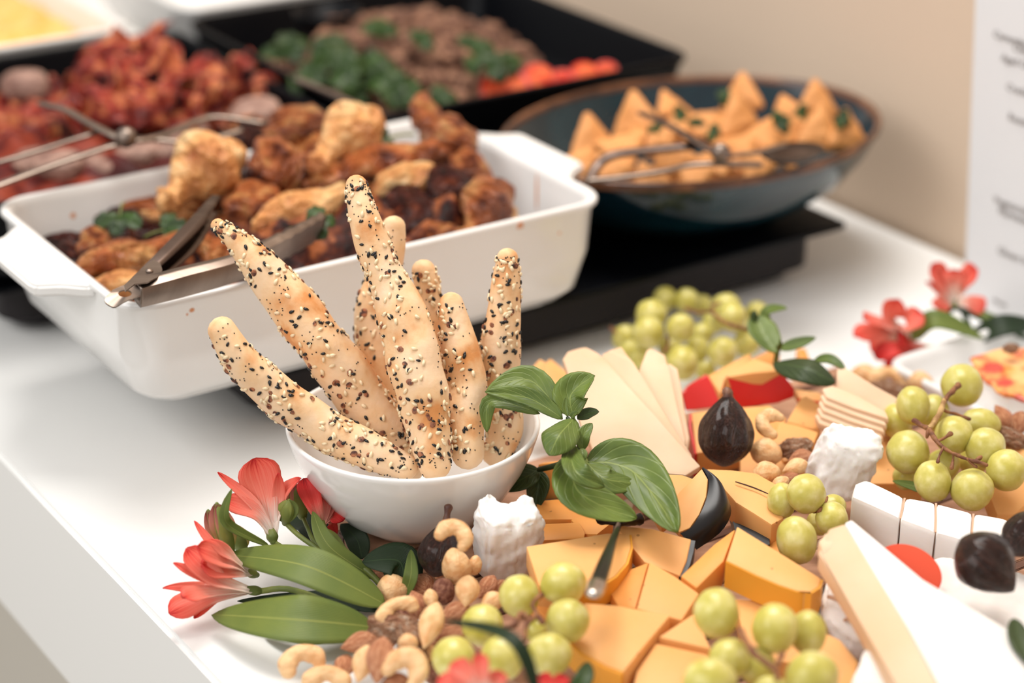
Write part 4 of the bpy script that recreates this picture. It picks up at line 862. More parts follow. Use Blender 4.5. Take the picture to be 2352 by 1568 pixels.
for a in [
 ('A', 878, 1324, 25, 17, -35, .012, 'almond at the upper left tip of the nut pile, by the dark leaf'),
 ('B', 902, 1352, 34, 30, 10, .018, 'knobbly pale nut next to the upper left almond'),
 ('A', 968, 1338, 28, 22, -35, .020, 'dark shiny almond just left of the fig with a stem'),
 ('A', 1010, 1302, 27, 24, 75, .030, 'rounded almond with grooves at the foot of the stemmed fig'),
 ('B', 1048, 1300, 29, 36, 10, .040, 'smooth round pale nut touching the white goat cheese'),
 ('B', 1090, 1298, 15, 20, -20, .038, 'small pale nut piece leaning on the goat cheese'),
 ('H', 1019, 1358, 23, 27, 0, .032, 'brown hazelnut below the smooth round pale nut'),
 ('E', 1073, 1358, 36, 25, 84, .038, 'upright pale peanut right of the brown hazelnut'),
 ('A', 1118, 1348, 30, 17, 58, .030, 'slim almond beside the goat cheese, above the grapes'),
 ('A', 1146, 1350, 22, 14, 50, .026, 'dark almond tip almost hidden by the top left grape'),
 ('E', 1128, 1382, 28, 20, 35, .032, 'pale peanut wedged behind the bottom grape cluster'),
 ('A', 958, 1388, 33, 24, -70, .026, 'grooved almond in the centre of the nut pile'),
 ('E', 990, 1376, 24, 15, 100, .032, 'small pointed pale peanut left of the hazelnut'),
 ('C', 912, 1400, 46, 34, 25, .034, 'large pale cashew lying over the walnut'),
 ('W', 905, 1442, 48, 30, -10, .026, 'crinkled walnut half in the middle of the nut pile'),
 ('W', 948, 1462, 34, 24, -40, .030, 'small walnut fragment with white broken edge'),
 ('E', 989, 1436, 53, 25, 76, .038, 'long smooth peanut standing on end at the right of the pile'),
 ('B', 937, 1474, 20, 17, 0, .034, 'ring shaped pale nut end in the walnut crumbs'),
 ('A', 1042, 1406, 34, 19, 30, .030, 'almond lying right of the long smooth peanut'),
 ('A', 1034, 1458, 34, 18, 18, .028, 'dark almond touching the lower left grape'),
 ('A', 1022, 1428, 26, 16, 0, .020, 'shaded almond under the almond beside the long peanut'),
 ('A', 824, 1476, 38, 21, 18, .022, 'reddish almond at the left edge of the nut pile'),
 ('A', 792, 1530, 26, 21, 80, .012, 'small round almond at the lower left edge of the pile'),
 ('A', 873, 1516, 52, 28, 84, .034, 'biggest almond, standing upright at the bottom of the pile'),
 ('E', 834, 1524, 42, 23, 78, .024, 'pale peanut left of the biggest almond'),
 ('C', 936, 1534, 46, 60, -40, .034, 'broken cashew pointing up at the bottom edge'),
 ('W', 945, 1500, 30, 22, -30, .024, 'walnut crumb ring right of the biggest almond'),
 ('B', 982, 1508, 26, 26, 0, .018, 'tan nut tucked behind the lower left grape'),
 ('H', 1000, 1545, 24, 24, 0, .014, 'hazelnut in shade at the bottom edge'),
 ('A', 905, 1572, 34, 22, 15, .024, 'almond cut off by the bottom edge of the photo'),
 ('C', 694, 1516, 48, 44, 15, .016, 'large curved cashew apart from the pile at the lower left'),
 ('C', 752, 1562, 50, 42, -5, .012, 'cashew on the white table at the very bottom left'),
 ('C', 1046, 1228, 40, 42, -35, .066, 'cashew hooked over the dark stemmed fig'),
 ('H', 925, 1420, 26, 26, 0, .014, 'hazelnut buried deep below the large pale cashew'),
 ('A', 985, 1470, 34, 22, 60, .018, 'almond buried under the long smooth peanut'),
 ('A', 1065, 1420, 30, 20, 70, .016, 'hidden almond below the upright pale peanut'),
 ('A', 880, 1470, 30, 20, 10, .016, 'hidden almond beneath the walnut half'),
]: nut(*a)
G2 = 'nuts scattered among the cheeses by the upright fig'
for a in [
 ('C', 1768, 970, 32, 40, 60, .062, 'curled cashew on the yellow block right of the upright fig'),
 ('B', 1760, 1037, 32, 27, -15, .048, 'plump round cashew half beside the base of the upright fig'),
 ('B', 1760, 1084, 27, 22, 10, .050, 'speckled pale nut in front of the plump cashew half'),
 ('A', 1838, 1050, 26, 16, 18, .046, 'almond at the foot of the tilted white cheese, rear one'),
 ('E', 1826, 1072, 28, 17, 22, .048, 'skinned tan almond at the foot of the tilted white cheese, front one'),
 ('A', 1808, 1098, 26, 10, 18, .044, 'salted almond sliver above the small grape cluster'),
 ('W', 1826, 1030, 32, 20, 10, .044, 'crown shaped pale nut fragment above the two almonds'),
 ('B', 1792, 1110, 20, 14, 40, .048, 'little pale cheese crumb like nut by the small grape cluster')]: nut(*a[:8], grp=G2)
G3 = 'blurred nuts behind the striped pale cheese'
for a in [
 ('B', 1988, 862, 30, 22, -15, .018, 'blurred pale nut directly behind the tall pale slice'),
 ('C', 2044, 868, 44, 32, -10, .022, 'blurred large cashew left of the white plate corner'),
 ('B', 2114, 875, 24, 20, 0, .026, 'blurred round nut touching the white plate corner'),
 ('W', 2042, 898, 34, 20, -20, .022, 'blurred walnut below the large cashew'),
 ('A', 2130, 898, 26, 16, 60, .018, 'blurred almond between plate corner and the top grape'),
 ('E', 2010, 890, 28, 18, 20, .014, 'blurred peanut behind the striped pale cheese'),
 ('C', 2080, 900, 34, 26, 30, .014, 'blurred cashew under the walnut by the plate')]: nut(*a[:8], grp=G3)

#==WHITE PLATE==
pl = dish('square_plate', 'small square white plate with jam topped cheese at the right edge', 'plate', 1.00, .845, .075, .062, .0002, .030, .016, m_china, fl=.012, foot=False)
jc = empty('jam_cheese', P(2300, 900, .02), 'white cheese block glazed with orange red jam on the square plate', 'cheese')
JT = [(2226, 822, .046), (2300, 802, .048), (2400, 800, .050), (2440, 880, .044), (2380, 930, .040), (2310, 905, .042), (2250, 862, .044)]
slab('cheese_body', JT, .034, m_goat, jc, mode='down', bevel=.002)
slab('jam_layer', [(x_, y_-3, z_+.0015) for x_, y_, z_ in JT], .003, m_jam, jc, mode='down', bevel=.001, cuts=3, jag=.0022)
for a in [('A', 2304, 956, 30, 17, -65, .050, 'almond standing against the jam topped cheese'), ('A', 2342, 972, 30, 19, 70, .052, 'almond at the right edge beside the jam topped cheese'), ('W', 2322, 1006, 34, 18, -30, .050, 'walnut piece on the plate rim behind the grapes'), ('W', 2322, 800, 14, 10, 0, .056, 'walnut crumb on top of the orange jam')]: nut(*a[:8], grp='nuts around the jam topped cheese')

#==STAINS==
from mathutils.bvhtree import BVHTree
bo = [c for c in dsh.children if c.name.startswith('body')][0]; off_ = wpos(bo)
bv = BVHTree.FromPolygons([v.co+off_ for v in bo.data.vertices], [tuple(p.vertices) for p in bo.data.polygons])
m_stain = M('sauce_stain', (226, 170, 130), (214, 140, 96), sc_=200, rough=.5)
for px, py, rx, ry in ((168, 495, 7, 7), (441, 712, 7, 5), (430, 722, 3, 3), (1233, 440, 5, 44), (1195, 520, 9, 9), (1110, 385, 6, 26), (1150, 600, 0, 0), (1285, 535, 4, 3)):
    if not rx: continue
    d = (FW + RT*((px-W/2)/F) - UP*((py-H/2)/F)).normalized(); h, n_, _, dist_ = bv.ray_cast(CAMP, d)
    if h is None: continue
    if n_.dot(d) > 0: n_ = -n_
    x_ = RT-n_*RT.dot(n_); x_.normalize(); y_ = n_.cross(x_); s = depth(h)/F
    me_ = proto('stain', lambda c: Vector((c.x*(1+.3*mn.noise(c*2)), c.y, c.z)), m_stain, 2)
    inst('sauce_stain', me_, mat4(x_, y_, n_, h, (rx*s, ry*s/max(.35, abs(y_.dot(UP))), .00012)), dsh)

#==BASIL==
def lf(parent, b, m, t, wpx, mat, prof='basil', name='leaf', **k):
    B, M_, T = P(*b), P(*m), P(*t)
    return leaf(name, B, M_, T, wpx*depth(M_)/F, mat, parent, prof, **k)
bs = empty('basil_sprig', P(1300, 1100, .05), 'basil sprig hanging over the right rim of the breadstick bowl', 'basil', 'basil sprigs on the cheeses')
lf(bs, (1290, 955, .094), (1215, 872, .108), (1116, 902, .104), 78, m_basil, fold=.3, wav=.06, seed=1)
lf(bs, (1292, 962, .095), (1215, 915, .104), (1114, 899, .108), 58, m_basil, fold=.35, wav=.08, seed=2)
lf(bs, (1240, 950, .094), (1130, 922, .100), (1118, 992, .084), 46, m_basil, fold=.2, wav=.05, seed=3)
lf(bs, (1316, 958, .094), (1312, 905, .104), (1366, 862, .114), 96, m_basil, fold=.35, wav=.10, seed=4)
lf(bs, (1318, 962, .096), (1285, 1000, .098), (1262, 1046, .090), 96, m_basil, fold=-.15, curl=-.15, wav=.05, seed=5)
lf(bs, (1326, 962, .092), (1350, 950, .094), (1376, 945, .096), 34, m_basil2, fold=.2, seed=6)
lf(bs, (1338, 1034, .084), (1340, 1000, .092), (1360, 972, .096), 38, m_basil, fold=.3, wav=.05, seed=7)
lf(bs, (1304, 956, .097), (1298, 935, .101), (1300, 911, .106), 16, m_basil, fold=.5, seed=8)
lf(bs, (1312, 960, .097), (1318, 952, .099), (1328, 946, .101), 18, m_basil, fold=.4, seed=9)
lf(bs, (1345, 1062, .078), (1450, 1080, .076), (1556, 1222, .062), 150, m_basil, fold=.18, wav=.09, nv=20, nu=12, seed=10)
lf(bs, (1316, 1040, .080), (1330, 1130, .074), (1462, 1190, .062), 120, m_basil, fold=.12, wav=.08, nv=20, nu=12, seed=11)
lf(bs, (1344, 1060, .080), (1390, 1100, .078), (1462, 1110, .072), 84, m_basil, fold=-.1, wav=.06, seed=12)
lf(bs, (1308, 1020, .086), (1324, 1085, .086), (1388, 1118, .078), 62, m_basil, fold=.5, wav=.10, seed=13)
lf(bs, (1336, 1030, .088), (1338, 1046, .086), (1330, 1062, .082), 26, m_basil, fold=.3, seed=14)
lf(bs, (1238, 1078, .050), (1200, 1100, .046), (1150, 1124, .040), 74, m_basil2, fold=.3, seed=15)
lf(bs, (1238, 1080, .050), (1236, 1120, .042), (1226, 1172, .030), 60, m_basil2, fold=.5, seed=16)
sweep('stem', [P(1304, 960, .094), P(1326, 1000, .088), P(1332, 1040, .080), P(1318, 1056, .072), P(1280, 1068, .062), P(1238, 1078, .052)], [.0012, .0016, .0018, .0018, .0018, .0016], m_stemd, bs, n=8, seg=18)
sweep('stem', [P(1332, 1040, .080), P(1342, 1050, .080), P(1350, 1064, .078)], [.0012, .0012, .001], m_stem, bs, n=6, seg=6)
b2 = empty('basil_sprig', P(1790, 770, .04), 'basil sprig with dark glossy leaf behind the red waxed cheese', 'basil', 'basil sprigs on the cheeses')
lf(b2, (1784, 812, .066), (1750, 760, .074), (1738, 722, .080), 78, m_basil, fold=.3, wav=.05, seed=21)
lf(b2, (1752, 745, .074), (1765, 715, .082), (1808, 708, .088), 34, m_basil, fold=.3, seed=22)
lf(b2, (1748, 740, .076), (1732, 728, .080), (1734, 712, .084), 22, m_basil2, fold=.3, seed=23)
lf(b2, (1790, 800, .068), (1826, 792, .072), (1874, 775, .078), 36, m_basil, fold=.3, wav=.05, seed=24)
lf(b2, (1778, 834, .066), (1850, 846, .072), (1918, 880, .066), 84, m_basil2, fold=-.1, curl=-.1, wav=.04, nv=18, seed=25)
lf(b2, (1868, 828, .068), (1905, 826, .072), (1942, 848, .070), 34, m_basil, fold=.3, wav=.08, seed=26)
lf(b2, (1788, 806, .070), (1790, 790, .076), (1790, 780, .080), 16, m_basil, fold=.3, seed=27)
sweep('stem', [P(1788, 795, .068), P(1784, 815, .062), P(1780, 840, .052)], [.0020, .0018, .0016], m_stem, b2, n=8, seg=8)
b3 = empty('basil_leaf', P(2100, 1130, .036), 'single pale basil leaf sticking out between camembert and the right hand grapes', 'basil leaf')
lf(b3, (2165, 1150, .040), (2115, 1122, .042), (2050, 1104, .044), 30, m_lily, fold=.1, seed=31)
b4 = empty('green_leaf', P(2345, 1490, .05), 'green leaf tip cut off by the right edge below the figs', 'leaf')
lf(b4, (2330, 1420, .066), (2346, 1480, .064), (2400, 1560, .060), 60, m_basil2, fold=.2, seed=32)

#==FLOWERS==
def blossom(parent, base, mouth, petals, mat=None, stamens=4, rbase=9, rmouth=15, label=None):
    B, Mo = P(*base), P(*mouth); s = depth(B)/F
    cal = sweep('calyx', [B, B+(Mo-B)*.14, B+(Mo-B)*.32], [rbase*s*.6, rbase*s, rbase*s*.8], m_stem, parent, n=12, seg=8, **({'label': label} if label else {}))
    for i, p in enumerate(petals):
        mid, tip, w = p[0], p[1], p[2]; pf = p[3] if len(p) > 3 else 'petal'
        st = B+(Mo-B)*.2
        leaf('petal', st, P(*mid), P(*tip), w*s, mat or m_petal, cal, pf, fold=p[4] if len(p) > 4 else .22, wav=.10, nu=8, nv=16, thick=.0004, seed=base[0]*.01+i*3)
    for i in range(stamens):
        d = (Mo-B); off = RT*((i-1.5)*6*s)+UP*(4*s*(i % 2))
        sweep('stamen', [B+d*.5, B+d*.9+off*.6, B+d*1.25+off], [.0005, .0005, .0011], m_petald, cal, n=5, seg=6)
    return cal
def bud(parent, base, tip, w, ribs=6, mat=None):
    B, T = P(*base), P(*tip); s = depth(B)/F; d = T-B
    o = sweep('bud', [B, B+d*.25, B+d*.55, B+d*.85, T], [w*s*.25, w*s*.45, w*s*.5, w*s*.32, w*s*.10], m_stem, parent, n=12, seg=12)
    for i in range(3):
        sd_ = RT*((i-1)*w*.42*s)+(-FW)*((.42 if i == 1 else .2)*w*s)
        leaf('bud_petal', B, B+d*.55+sd_, T+sd_*.25, w*.8*s, mat or m_bud, o, 'basil', fold=-.15, seed=i+base[0], nu=6, nv=10)
    return o
fs_ = empty('alstroemeria_spray', P(700, 1340, 0), 'coral alstroemeria spray with buds and long leaves lying left of the bowl', 'flower')
# A upright blossom
blossom(fs_, (628, 1244, .030), (612, 1170, .044), [
 ((612, 1150, .050), (584, 1052, .072), 112, 'petal', .12), ((585, 1160, .050), (500, 1084, .066), 44, 'petaln'), ((640, 1150, .050), (640, 1086, .068), 50, 'petaln'),
 ((646, 1140, .052), (692, 1098, .066), 60, 'petaln', .3), ((590, 1180, .046), (514, 1148, .054), 56, 'petal', .3), ((600, 1190, .042), (528, 1160, .046), 40, 'petaln', .3)], stamens=3, rbase=14)
# C right blossom, against the bowl
blossom(fs_, (740, 1216, .030), (736, 1165, .042), [
 ((722, 1160, .046), (700, 1098, .056), 60, 'petal', .2), ((742, 1150, .044), (724, 1096, .056), 70, 'petal', .15), ((756, 1160, .040), (760, 1118, .048), 60, 'petal', .2), ((765, 1180, .036), (788, 1196, .034), 54, 'petal', .3), ((756, 1195, .032), (772, 1228, .022), 44, 'petaln')], mat=m_petald, stamens=0, rbase=11)
# D low left blossom pointing left
blossom(fs_, (600, 1357, .012), (500, 1350, .020), [
 ((500, 1330, .030), (428, 1258, .046), 70, 'petal', .3), ((480, 1330, .030), (398, 1292, .040), 46, 'petaln', .3), ((470, 1350, .022), (374, 1350, .028), 44, 'petaln', .3), ((480, 1368, .016), (388, 1410, .012), 76, 'petal', .15), ((500, 1370, .014), (446, 1420, .006), 50, 'petaln', .3), ((470, 1360, .026), (420, 1372, .030), 56, 'petal', .2)], rbase=12)
# E blossom behind
blossom(fs_, (590, 1320, .016), (520, 1300, .030), [
 ((520, 1290, .036), (452, 1256, .050), 64, 'petal', .2), ((530, 1310, .030), (462, 1296, .040), 70, 'petal', .15), ((520, 1270, .040), (478, 1240, .050), 50, 'petaln', .3), ((500, 1262, .038), (446, 1196, .052), 34, 'petaln', .3)], stamens=2, rbase=11)
bud(fs_, (528, 1272, .026), (478, 1172, .052), 34, mat=m_bud); bud(fs_, (530, 1268, .030), (498, 1156, .060), 40, mat=m_bud)
bud(fs_, (560, 1262, .018), (520, 1200, .030), 44, mat=m_bud)
bud(fs_, (656, 1200, .036), (664, 1148, .052), 36, mat=m_stem); bud(fs_, (695, 1184, .032), (676, 1112, .054), 44, mat=m_bud)
def st(pts, w, mat=None): sweep('flower_stem', [P(*p) for p in pts], [w/1000]*len(pts), mat or m_stem, fs_, n=8, seg=16)
st([(628, 1244, .030), (660, 1262, .026), (740, 1286, .022), (830, 1350, .016), (885, 1400, .010)], 1.7)
st([(656, 1200, .036), (690, 1232, .032), (760, 1282, .026), (850, 1360, .016)], 1.5)
st([(740, 1216, .030), (770, 1232, .030), (800, 1276, .026), (860, 1326, .020), (895, 1370, .014)], 1.9)
st([(695, 1184, .032), (706, 1210, .030), (722, 1244, .026), (760, 1280, .020)], 1.3)
st([(600, 1357, .012), (660, 1352, .014), (740, 1378, .016), (800, 1416, .014), (860, 1434, .010)], 1.8)
st([(530, 1270, .028), (552, 1290, .022), (600, 1290, .018), (680, 1290, .016)], 1.3)
lk = dict(prof='lily', nu=8, nv=20)
lf(fs_, (885, 1388, .016), (704, 1300, .036), (520, 1274, .026), 100, m_lily, fold=.10, wav=.02, seed=41, **lk)
lf(fs_, (858, 1440, .012), (676, 1422, .026), (487, 1412, .010), 124, m_lily, fold=.10, wav=.02, seed=42, **lk)
lf(fs_, (848, 1440, .008), (720, 1450, .012), (610, 1450, .004), 70, m_lily, fold=.10, seed=43, **lk)
lf(fs_, (925, 1366, .014), (918, 1290, .030), (832, 1290, .030), 96, m_lily2, fold=.10, wav=.03, seed=44, **lk)
lf(fs_, (930, 1368, .016), (944, 1320, .028), (944, 1262, .036), 34, m_lily, fold=.2, seed=45, **lk)
lf(fs_, (740, 1268, .016), (712, 1200, .024), (656, 1196, .020), 70, m_lily2, fold=.10, wav=.03, seed=46, **lk)
lf(fs_, (832, 1284, .010), (818, 1236, .020), (782, 1204, .024), 54, m_lily2, fold=.15, seed=47, **lk)
lf(fs_, (866, 1330, .018), (758, 1256, .034), (718, 1174, .046), 44, m_lily, fold=.3, seed=48, **lk)
lf(fs_, (618, 1254, .030), (520, 1200, .052), (532, 1122, .070), 26, m_lily, fold=.4, seed=49, **lk)
lf(fs_, (880, 1400, .006), (760, 1376, .010), (545, 1380, .006), 44, m_lily2, fold=.1, seed=50, **lk)
lf(fs_, (870, 1400, .008), (800, 1360, .010), (740, 1300, .012), 60, m_lily2, fold=.1, seed=51, **lk)
# bottom flower below the grapes
ff = empty('alstroemeria_blossom', P(1080, 1560, .03), 'blurred red blossom with strap leaf at the bottom edge before the grapes', 'flower')
blossom(ff, (1130, 1610, .060), (1090, 1560, .066), [((1080, 1556, .070), (1040, 1520, .074), 60, 'petal'), ((1110, 1560, .072), (1100, 1500, .080), 44, 'petal'), ((1070, 1580, .066), (1006, 1560, .066), 56, 'petal'), ((1140, 1570, .068), (1150, 1540, .074), 50, 'petal')], stamens=0)
lf(ff, (1240, 1620, .070), (1180, 1470, .098), (1020, 1424, .086), 34, m_lily2, fold=.3, seed=61, **lk)
ff2 = empty('alstroemeria_blossom', P(1270, 1575, .03), 'red petal tips under the bottom grapes by the yellow rind', 'flower')
blossom(ff2, (1270, 1630, .05), (1270, 1590, .055), [((1262, 1580, .056), (1240, 1548, .060), 44, 'petal'), ((1280, 1580, .056), (1300, 1552, .060), 44, 'petal')], mat=m_petald, stamens=0)
lf(ff2, (1300, 1620, .04), (1340, 1560, .048), (1350, 1520, .050), 50, m_herb, fold=.2, seed=62)
# rear right spray
rs_ = empty('alstroemeria_spray', P(2200, 770, 0), 'blurred coral alstroemeria spray with dark leaves beside the menu card', 'flower')
blossom(rs_, (2190, 705, .036), (2192, 670, .048), [((2170, 660, .052), (2140, 606, .070), 60, 'petal'), ((2205, 655, .052), (2244, 616, .068), 64, 'petal'), ((2160, 672, .048), (2126, 648, .058), 44, 'petaln'), ((2170, 690, .042), (2156, 712, .036), 50, 'petal'), ((2190, 650, .056), (2190, 618, .066), 60, 'petal'), ((2225, 695, .040), (2262, 712, .036), 56, 'petal')], stamens=0, rbase=10)
blossom(rs_, (2098, 775, .020), (2040, 765, .030), [((2030, 760, .034), (1962, 772, .036), 60, 'petal'), ((2030, 745, .038), (1984, 732, .050), 54, 'petal'), ((2050, 740, .040), (2062, 686, .060), 62, 'petal'), ((2040, 790, .024), (2000, 806, .020), 60, 'petal'), ((2080, 748, .040), (2120, 720, .050), 60, 'petal')], stamens=0, rbase=10)
blossom(rs_, (2150, 800, .014), (2080, 805, .020), [((2070, 800, .026), (2006, 818, .020), 50, 'petal'), ((2080, 820, .014), (2030, 838, .006), 44, 'petal'), ((2090, 790, .026), (2060, 776, .034), 54, 'petal')], mat=m_petald, stamens=0)
for p in (((2190, 705, .036), (2230, 720, .030), (2300, 752, .024), (2400, 790, .02)), ((2190, 705, .034), (2176, 720, .028), (2166, 745, .020)), ((2098, 775, .020), (2070, 800, .014), (2056, 842, .004)), ((2210, 710, .034), (2240, 770, .020), (2300, 790, .014))):
    sweep('flower_stem', [P(*q) for q in p], [.0022]*len(p), m_stemd, rs_, n=8, seg=12)
lf(rs_, (2095, 778, .026), (2150, 735, .044), (2260, 778, .030), 54, m_lily, fold=.2, seed=71, **lk)
lf(rs_, (2200, 800, .010), (2300, 750, .034), (2400, 750, .030), 60, m_lily2, fold=.2, seed=72, **lk)
lf(rs_, (2180, 795, .006), (2260, 790, .010), (2400, 775, .01), 60, m_lily2, fold=.2, seed=73, **lk)
lf(rs_, (2230, 700, .036), (2260, 725, .034), (2352, 752, .030), 26, m_lily, fold=.2, seed=74, **lk)
lf(rs_, (2070, 850, .003), (2110, 846, .008), (2170, 850, .004), 40, m_lily2, fold=.2, seed=75, **lk)

#==MENU==
mc = empty('menu_card', UV(1.088, .92, 0), 'white menu card with small grey print standing at the right edge', 'menu card')
K = math.tan(math.radians(6.2))
def MP(v, z): return UV(1.088+.02*z, v, z)
ml = MP(.987, .002)
bm = bmesh.new(); up_ = .42
poly_solid(bm, [UV(1.088, .987, .0005), UV(1.088, .70, .0005), UV(1.096, .70+.045, up_), UV(1.096, .987+.045, up_)], U*.0012)
bm_obj('sheet', bm, m_menu, mc)
def plane_pt(px, py, off=-.0010):
    d = FW + RT*((px-W/2)/F) - UP*((py-H/2)/F); a = UV(1.088, .987, 0); n = (U-Vector((0, 0, .02))).normalized()
    t = (a-CAMP).dot(n)/d.dot(n); return CAMP+d*t+U*off
lines = [('Camembert', 2284, 76, 17), ('Cheddar', 2329, 106, 17), ('Aged Cheese', 2302, 130, 17), ('Crackers', 2314, 197, 17), ('Roasted', 2318, 266, 17), ('Vegetarian', 2284, 455, 17), ('Marinated', 2295, 481, 17), ('Gluten free', 2294, 572, 17), ('allergen', 2281, 686, 10)]
tv = (plane_pt(2340, 95)-plane_pt(2284, 80)); tx = -V; tup = (Vector((0, 0, 1))+V*.0).normalized()
for i, (tx_, px, py, hpx) in enumerate(lines):
    p = plane_pt(px, py); cu = bpy.data.curves.new('text_line', 'FONT'); cu.body = tx_; cu.size = hpx*1.45*depth(p)/F; cu.extrude = .0001; to_ = bpy.data.objects.new('text_tmp', cu); COL.objects.link(to_); dgr = bpy.context.evaluated_depsgraph_get(); tme = bpy.data.meshes.new_from_object(to_.evaluated_get(dgr)); bpy.data.objects.remove(to_); tme.materials.clear(); tme.materials.append(m_ink)
    o = bpy.data.objects.new('text_line', tme); COL.objects.link(o)
    zc = (-U); M4 = mat4(tx, zc.cross(tx), zc, p-Vector((0, 0, cu.size*.35)))
    o.matrix_basis = Matrix.Translation(-wpos(mc)) @ M4; o.parent = mc

#==BACK TRAYS==
dish('serving_tray', 'black tray of crisp bacon behind the white baking dish', 'tray', .583, 1.455, .160, .168, .0505, .120, .022, m_black, fl=.020, th=.003, foot=False)
dish('serving_tray', 'black tray with browned mince, greens and tomatoes by the wall', 'tray', .906, 1.455, .157, .166, .0505, .128, .022, m_black, fl=.024, th=.003, foot=False)
dish('egg_dish', 'white square dish of scrambled egg at the upper left corner', 'dish', .555, 1.790, .160, .140, .0505, .120, .02, m_china, fl=.020, foot=False)
dish('white_plate', 'plain white dish at the top edge behind the black trays', 'dish', .905, 1.800, .125, .120, .0505, .118, .02, m_china, fl=.020, foot=False)
heap('scrambled_egg', .555, 1.790, .135, .115, lambda a, b: .104+.010*(1-max(abs(a), abs(b))**4), m_egg, .010, 60, 'soft yellow scrambled egg filling the white dish', 'scrambled egg', zb=.0610)
heap('bacon_scraps', .583, 1.455, .116, .124, lambda a, b: .075+.030*max(0, 1-(a*a+b*b)*.7), m_bacon, .016, 40, 'crumbled dark red bacon scraps under the rashers', 'bacon scraps', zb=.0610)
heap('mince_bed', .895, 1.455, .108, .116, lambda a, b: .075+.034*max(0, 1-(a*a+b*b)*.8), m_meat, .012, 70, 'browned mince heaped in the black tray by the wall', 'mince', zb=.0610)
def rib(seed, L_=1., Wd=.34, amp=.2, k=3.):
    n, m_ = 26, 6; vs, fs = [], []
    for i in range(n+1):
        x = -1+2*i/n
        for j in range(m_+1):
            y = (j/m_-.5)*2*Wd
            z = amp*math.sin(x*k*2+seed)+.10*math.sin(y*6+x*4+seed)+.22*mn.noise(Vector((x*1.6, y*2.2, seed*3)))
            vs.append(Vector((x*(1-.15*abs(math.sin(seed))), y+.18*math.sin(x*2.4+seed*2)+.08*mn.noise(Vector((x*5, j, seed))), z)))
    for i in range(n):
        for j in range(m_): a = i*(m_+1)+j; fs.append((a, a+1, a+m_+2, a+m_+1))
    vs2 = [v+Vector((0, 0, -.06)) for v in vs]; N0 = len(vs); fs2 = [tuple(q+N0 for q in reversed(f)) for f in fs]
    ring = [j for j in range(m_+1)]+[i*(m_+1)+m_ for i in range(1, n+1)]+[n*(m_+1)+j for j in range(m_-1, -1, -1)]+[i*(m_+1) for i in range(n-1, 0, -1)]
    sd = [(ring[(i+1) % len(ring)], ring[i], N0+ring[i], N0+ring[(i+1) % len(ring)]) for i in range(len(ring))]
    me = bpy.data.meshes.new('rasher'); me.from_pydata(vs+vs2, [], fs+fs2+sd); me.materials.append(m_bac); me.shade_smooth(); return me
m_bac = M('bacon_rasher', (88, 12, 10), (228, 140, 88), c3=(164, 48, 32), sc_=1.1, rough=.32, spec=.5, bump=.5, bsc=3, dist=.06, lo=.36, hi=.64, rnd=.15, stretch=(.7, 2.6, 2.0), sss=.1)
ribs = [rib(i*1.7, Wd=.46, k=1.5+i*.25, amp=.20+.06*(i % 3)) for i in range(6)]
RB = [(356, 92, 62, 60, .168), (250, 118, 84, 62, .162), (300, 150, 90, 20, .160), (405, 150, 90, -50, .156), (220, 190, 90, 50, .152), (330, 210, 100, -20, .150), (440, 200, 90, 30, .146), (250, 245, 100, 10, .142), (370, 258, 100, -10, .138), (460, 240, 90, 70, .136), (560, 165, 70, 60, .132), (530, 210, 90, -30, .128), (580, 215, 70, 20, .124), (500, 270, 80, 0, .122), (190, 275, 90, -40, .132), (300, 285, 90, 30, .126), (400, 290, 80, -10, .120), (90, 240, 80, 40, .124), (40, 280, 90, -20, .120), (120, 300, 90, 20, .116), (60, 330, 90, 10, .112), (10, 230, 70, 60, .118), (180, 330, 80, -30, .112), (20, 300, 70, 60, .112), (280, 190, 80, 80, .154), (385, 200, 70, 80, .148), (160, 225, 80, 30, .130), (340, 130, 70, -60, .160), (450, 170, 60, 40, .146), (240, 300, 80, 0, .116)]
for i, (px, py, L_, an, z) in enumerate(RB):
    p = P(px, py, z-.016); s = depth(p)/F; x, y, zz = basis(an, .35, roll=RND.uniform(-50, 50)); h = L_*s*.95
    inst('bacon_rasher', ribs[i % 6], mat4(x, y, zz, p, (h, h, h)), label=('crumpled bacon rasher in the low pile behind the left tongs' if px < 200 else 'crumpled bacon rasher in the small peak at the right of the bacon tray' if px > 475 else 'crumpled bacon rasher in the tall central pile'), cat='bacon', group='bacon rashers on the black tray')
me_mush = proto('mushroom', lambda c: Vector((c.x, c.y*.85, c.z*.6))*(1+.2*mn.noise(c*1.4)), m_saus, 3)
for px, py, w_, an, z in ((592, 262, 66, 10, .112), (140, 380, 60, 0, .100), (80, 370, 50, 10, .098), (320, 352, 56, 5, .100), (230, 385, 50, -5, .096), (400, 340, 54, 10, .102), (60, 196, 60, 0, .112), (180, 395, 40, 0, .094), (640, 275, 40, 0, .104), (445, 305, 44, 0, .108)):
    p = P(px, py, z); s = depth(p)/F; x, y, zz = basis(an, .7)
    inst('mushroom', me_mush, mat4(x, y, zz, p, (w_*s, w_*s*.75, w_*s*.7)), label={592: 'pale browned mushroom right of the bacon, by the tong tips', 140: 'browned mushroom under the two left tong arms', 80: 'browned mushroom at the left end below the tong arms', 320: 'browned mushroom directly below the tong pivot', 230: 'browned mushroom touching the rear rim of the white dish', 400: 'browned mushroom just left of the big golden drumstick', 60: 'greyish mushroom at the far left behind the bacon', 180: 'small browned mushroom nearest the left rear rim of the white dish', 640: 'small browned mushroom right of the pale one, behind the chicken', 445: 'browned mushroom between the tong tips'}[px], cat='mushroom', group='browned mushrooms beside the bacon')
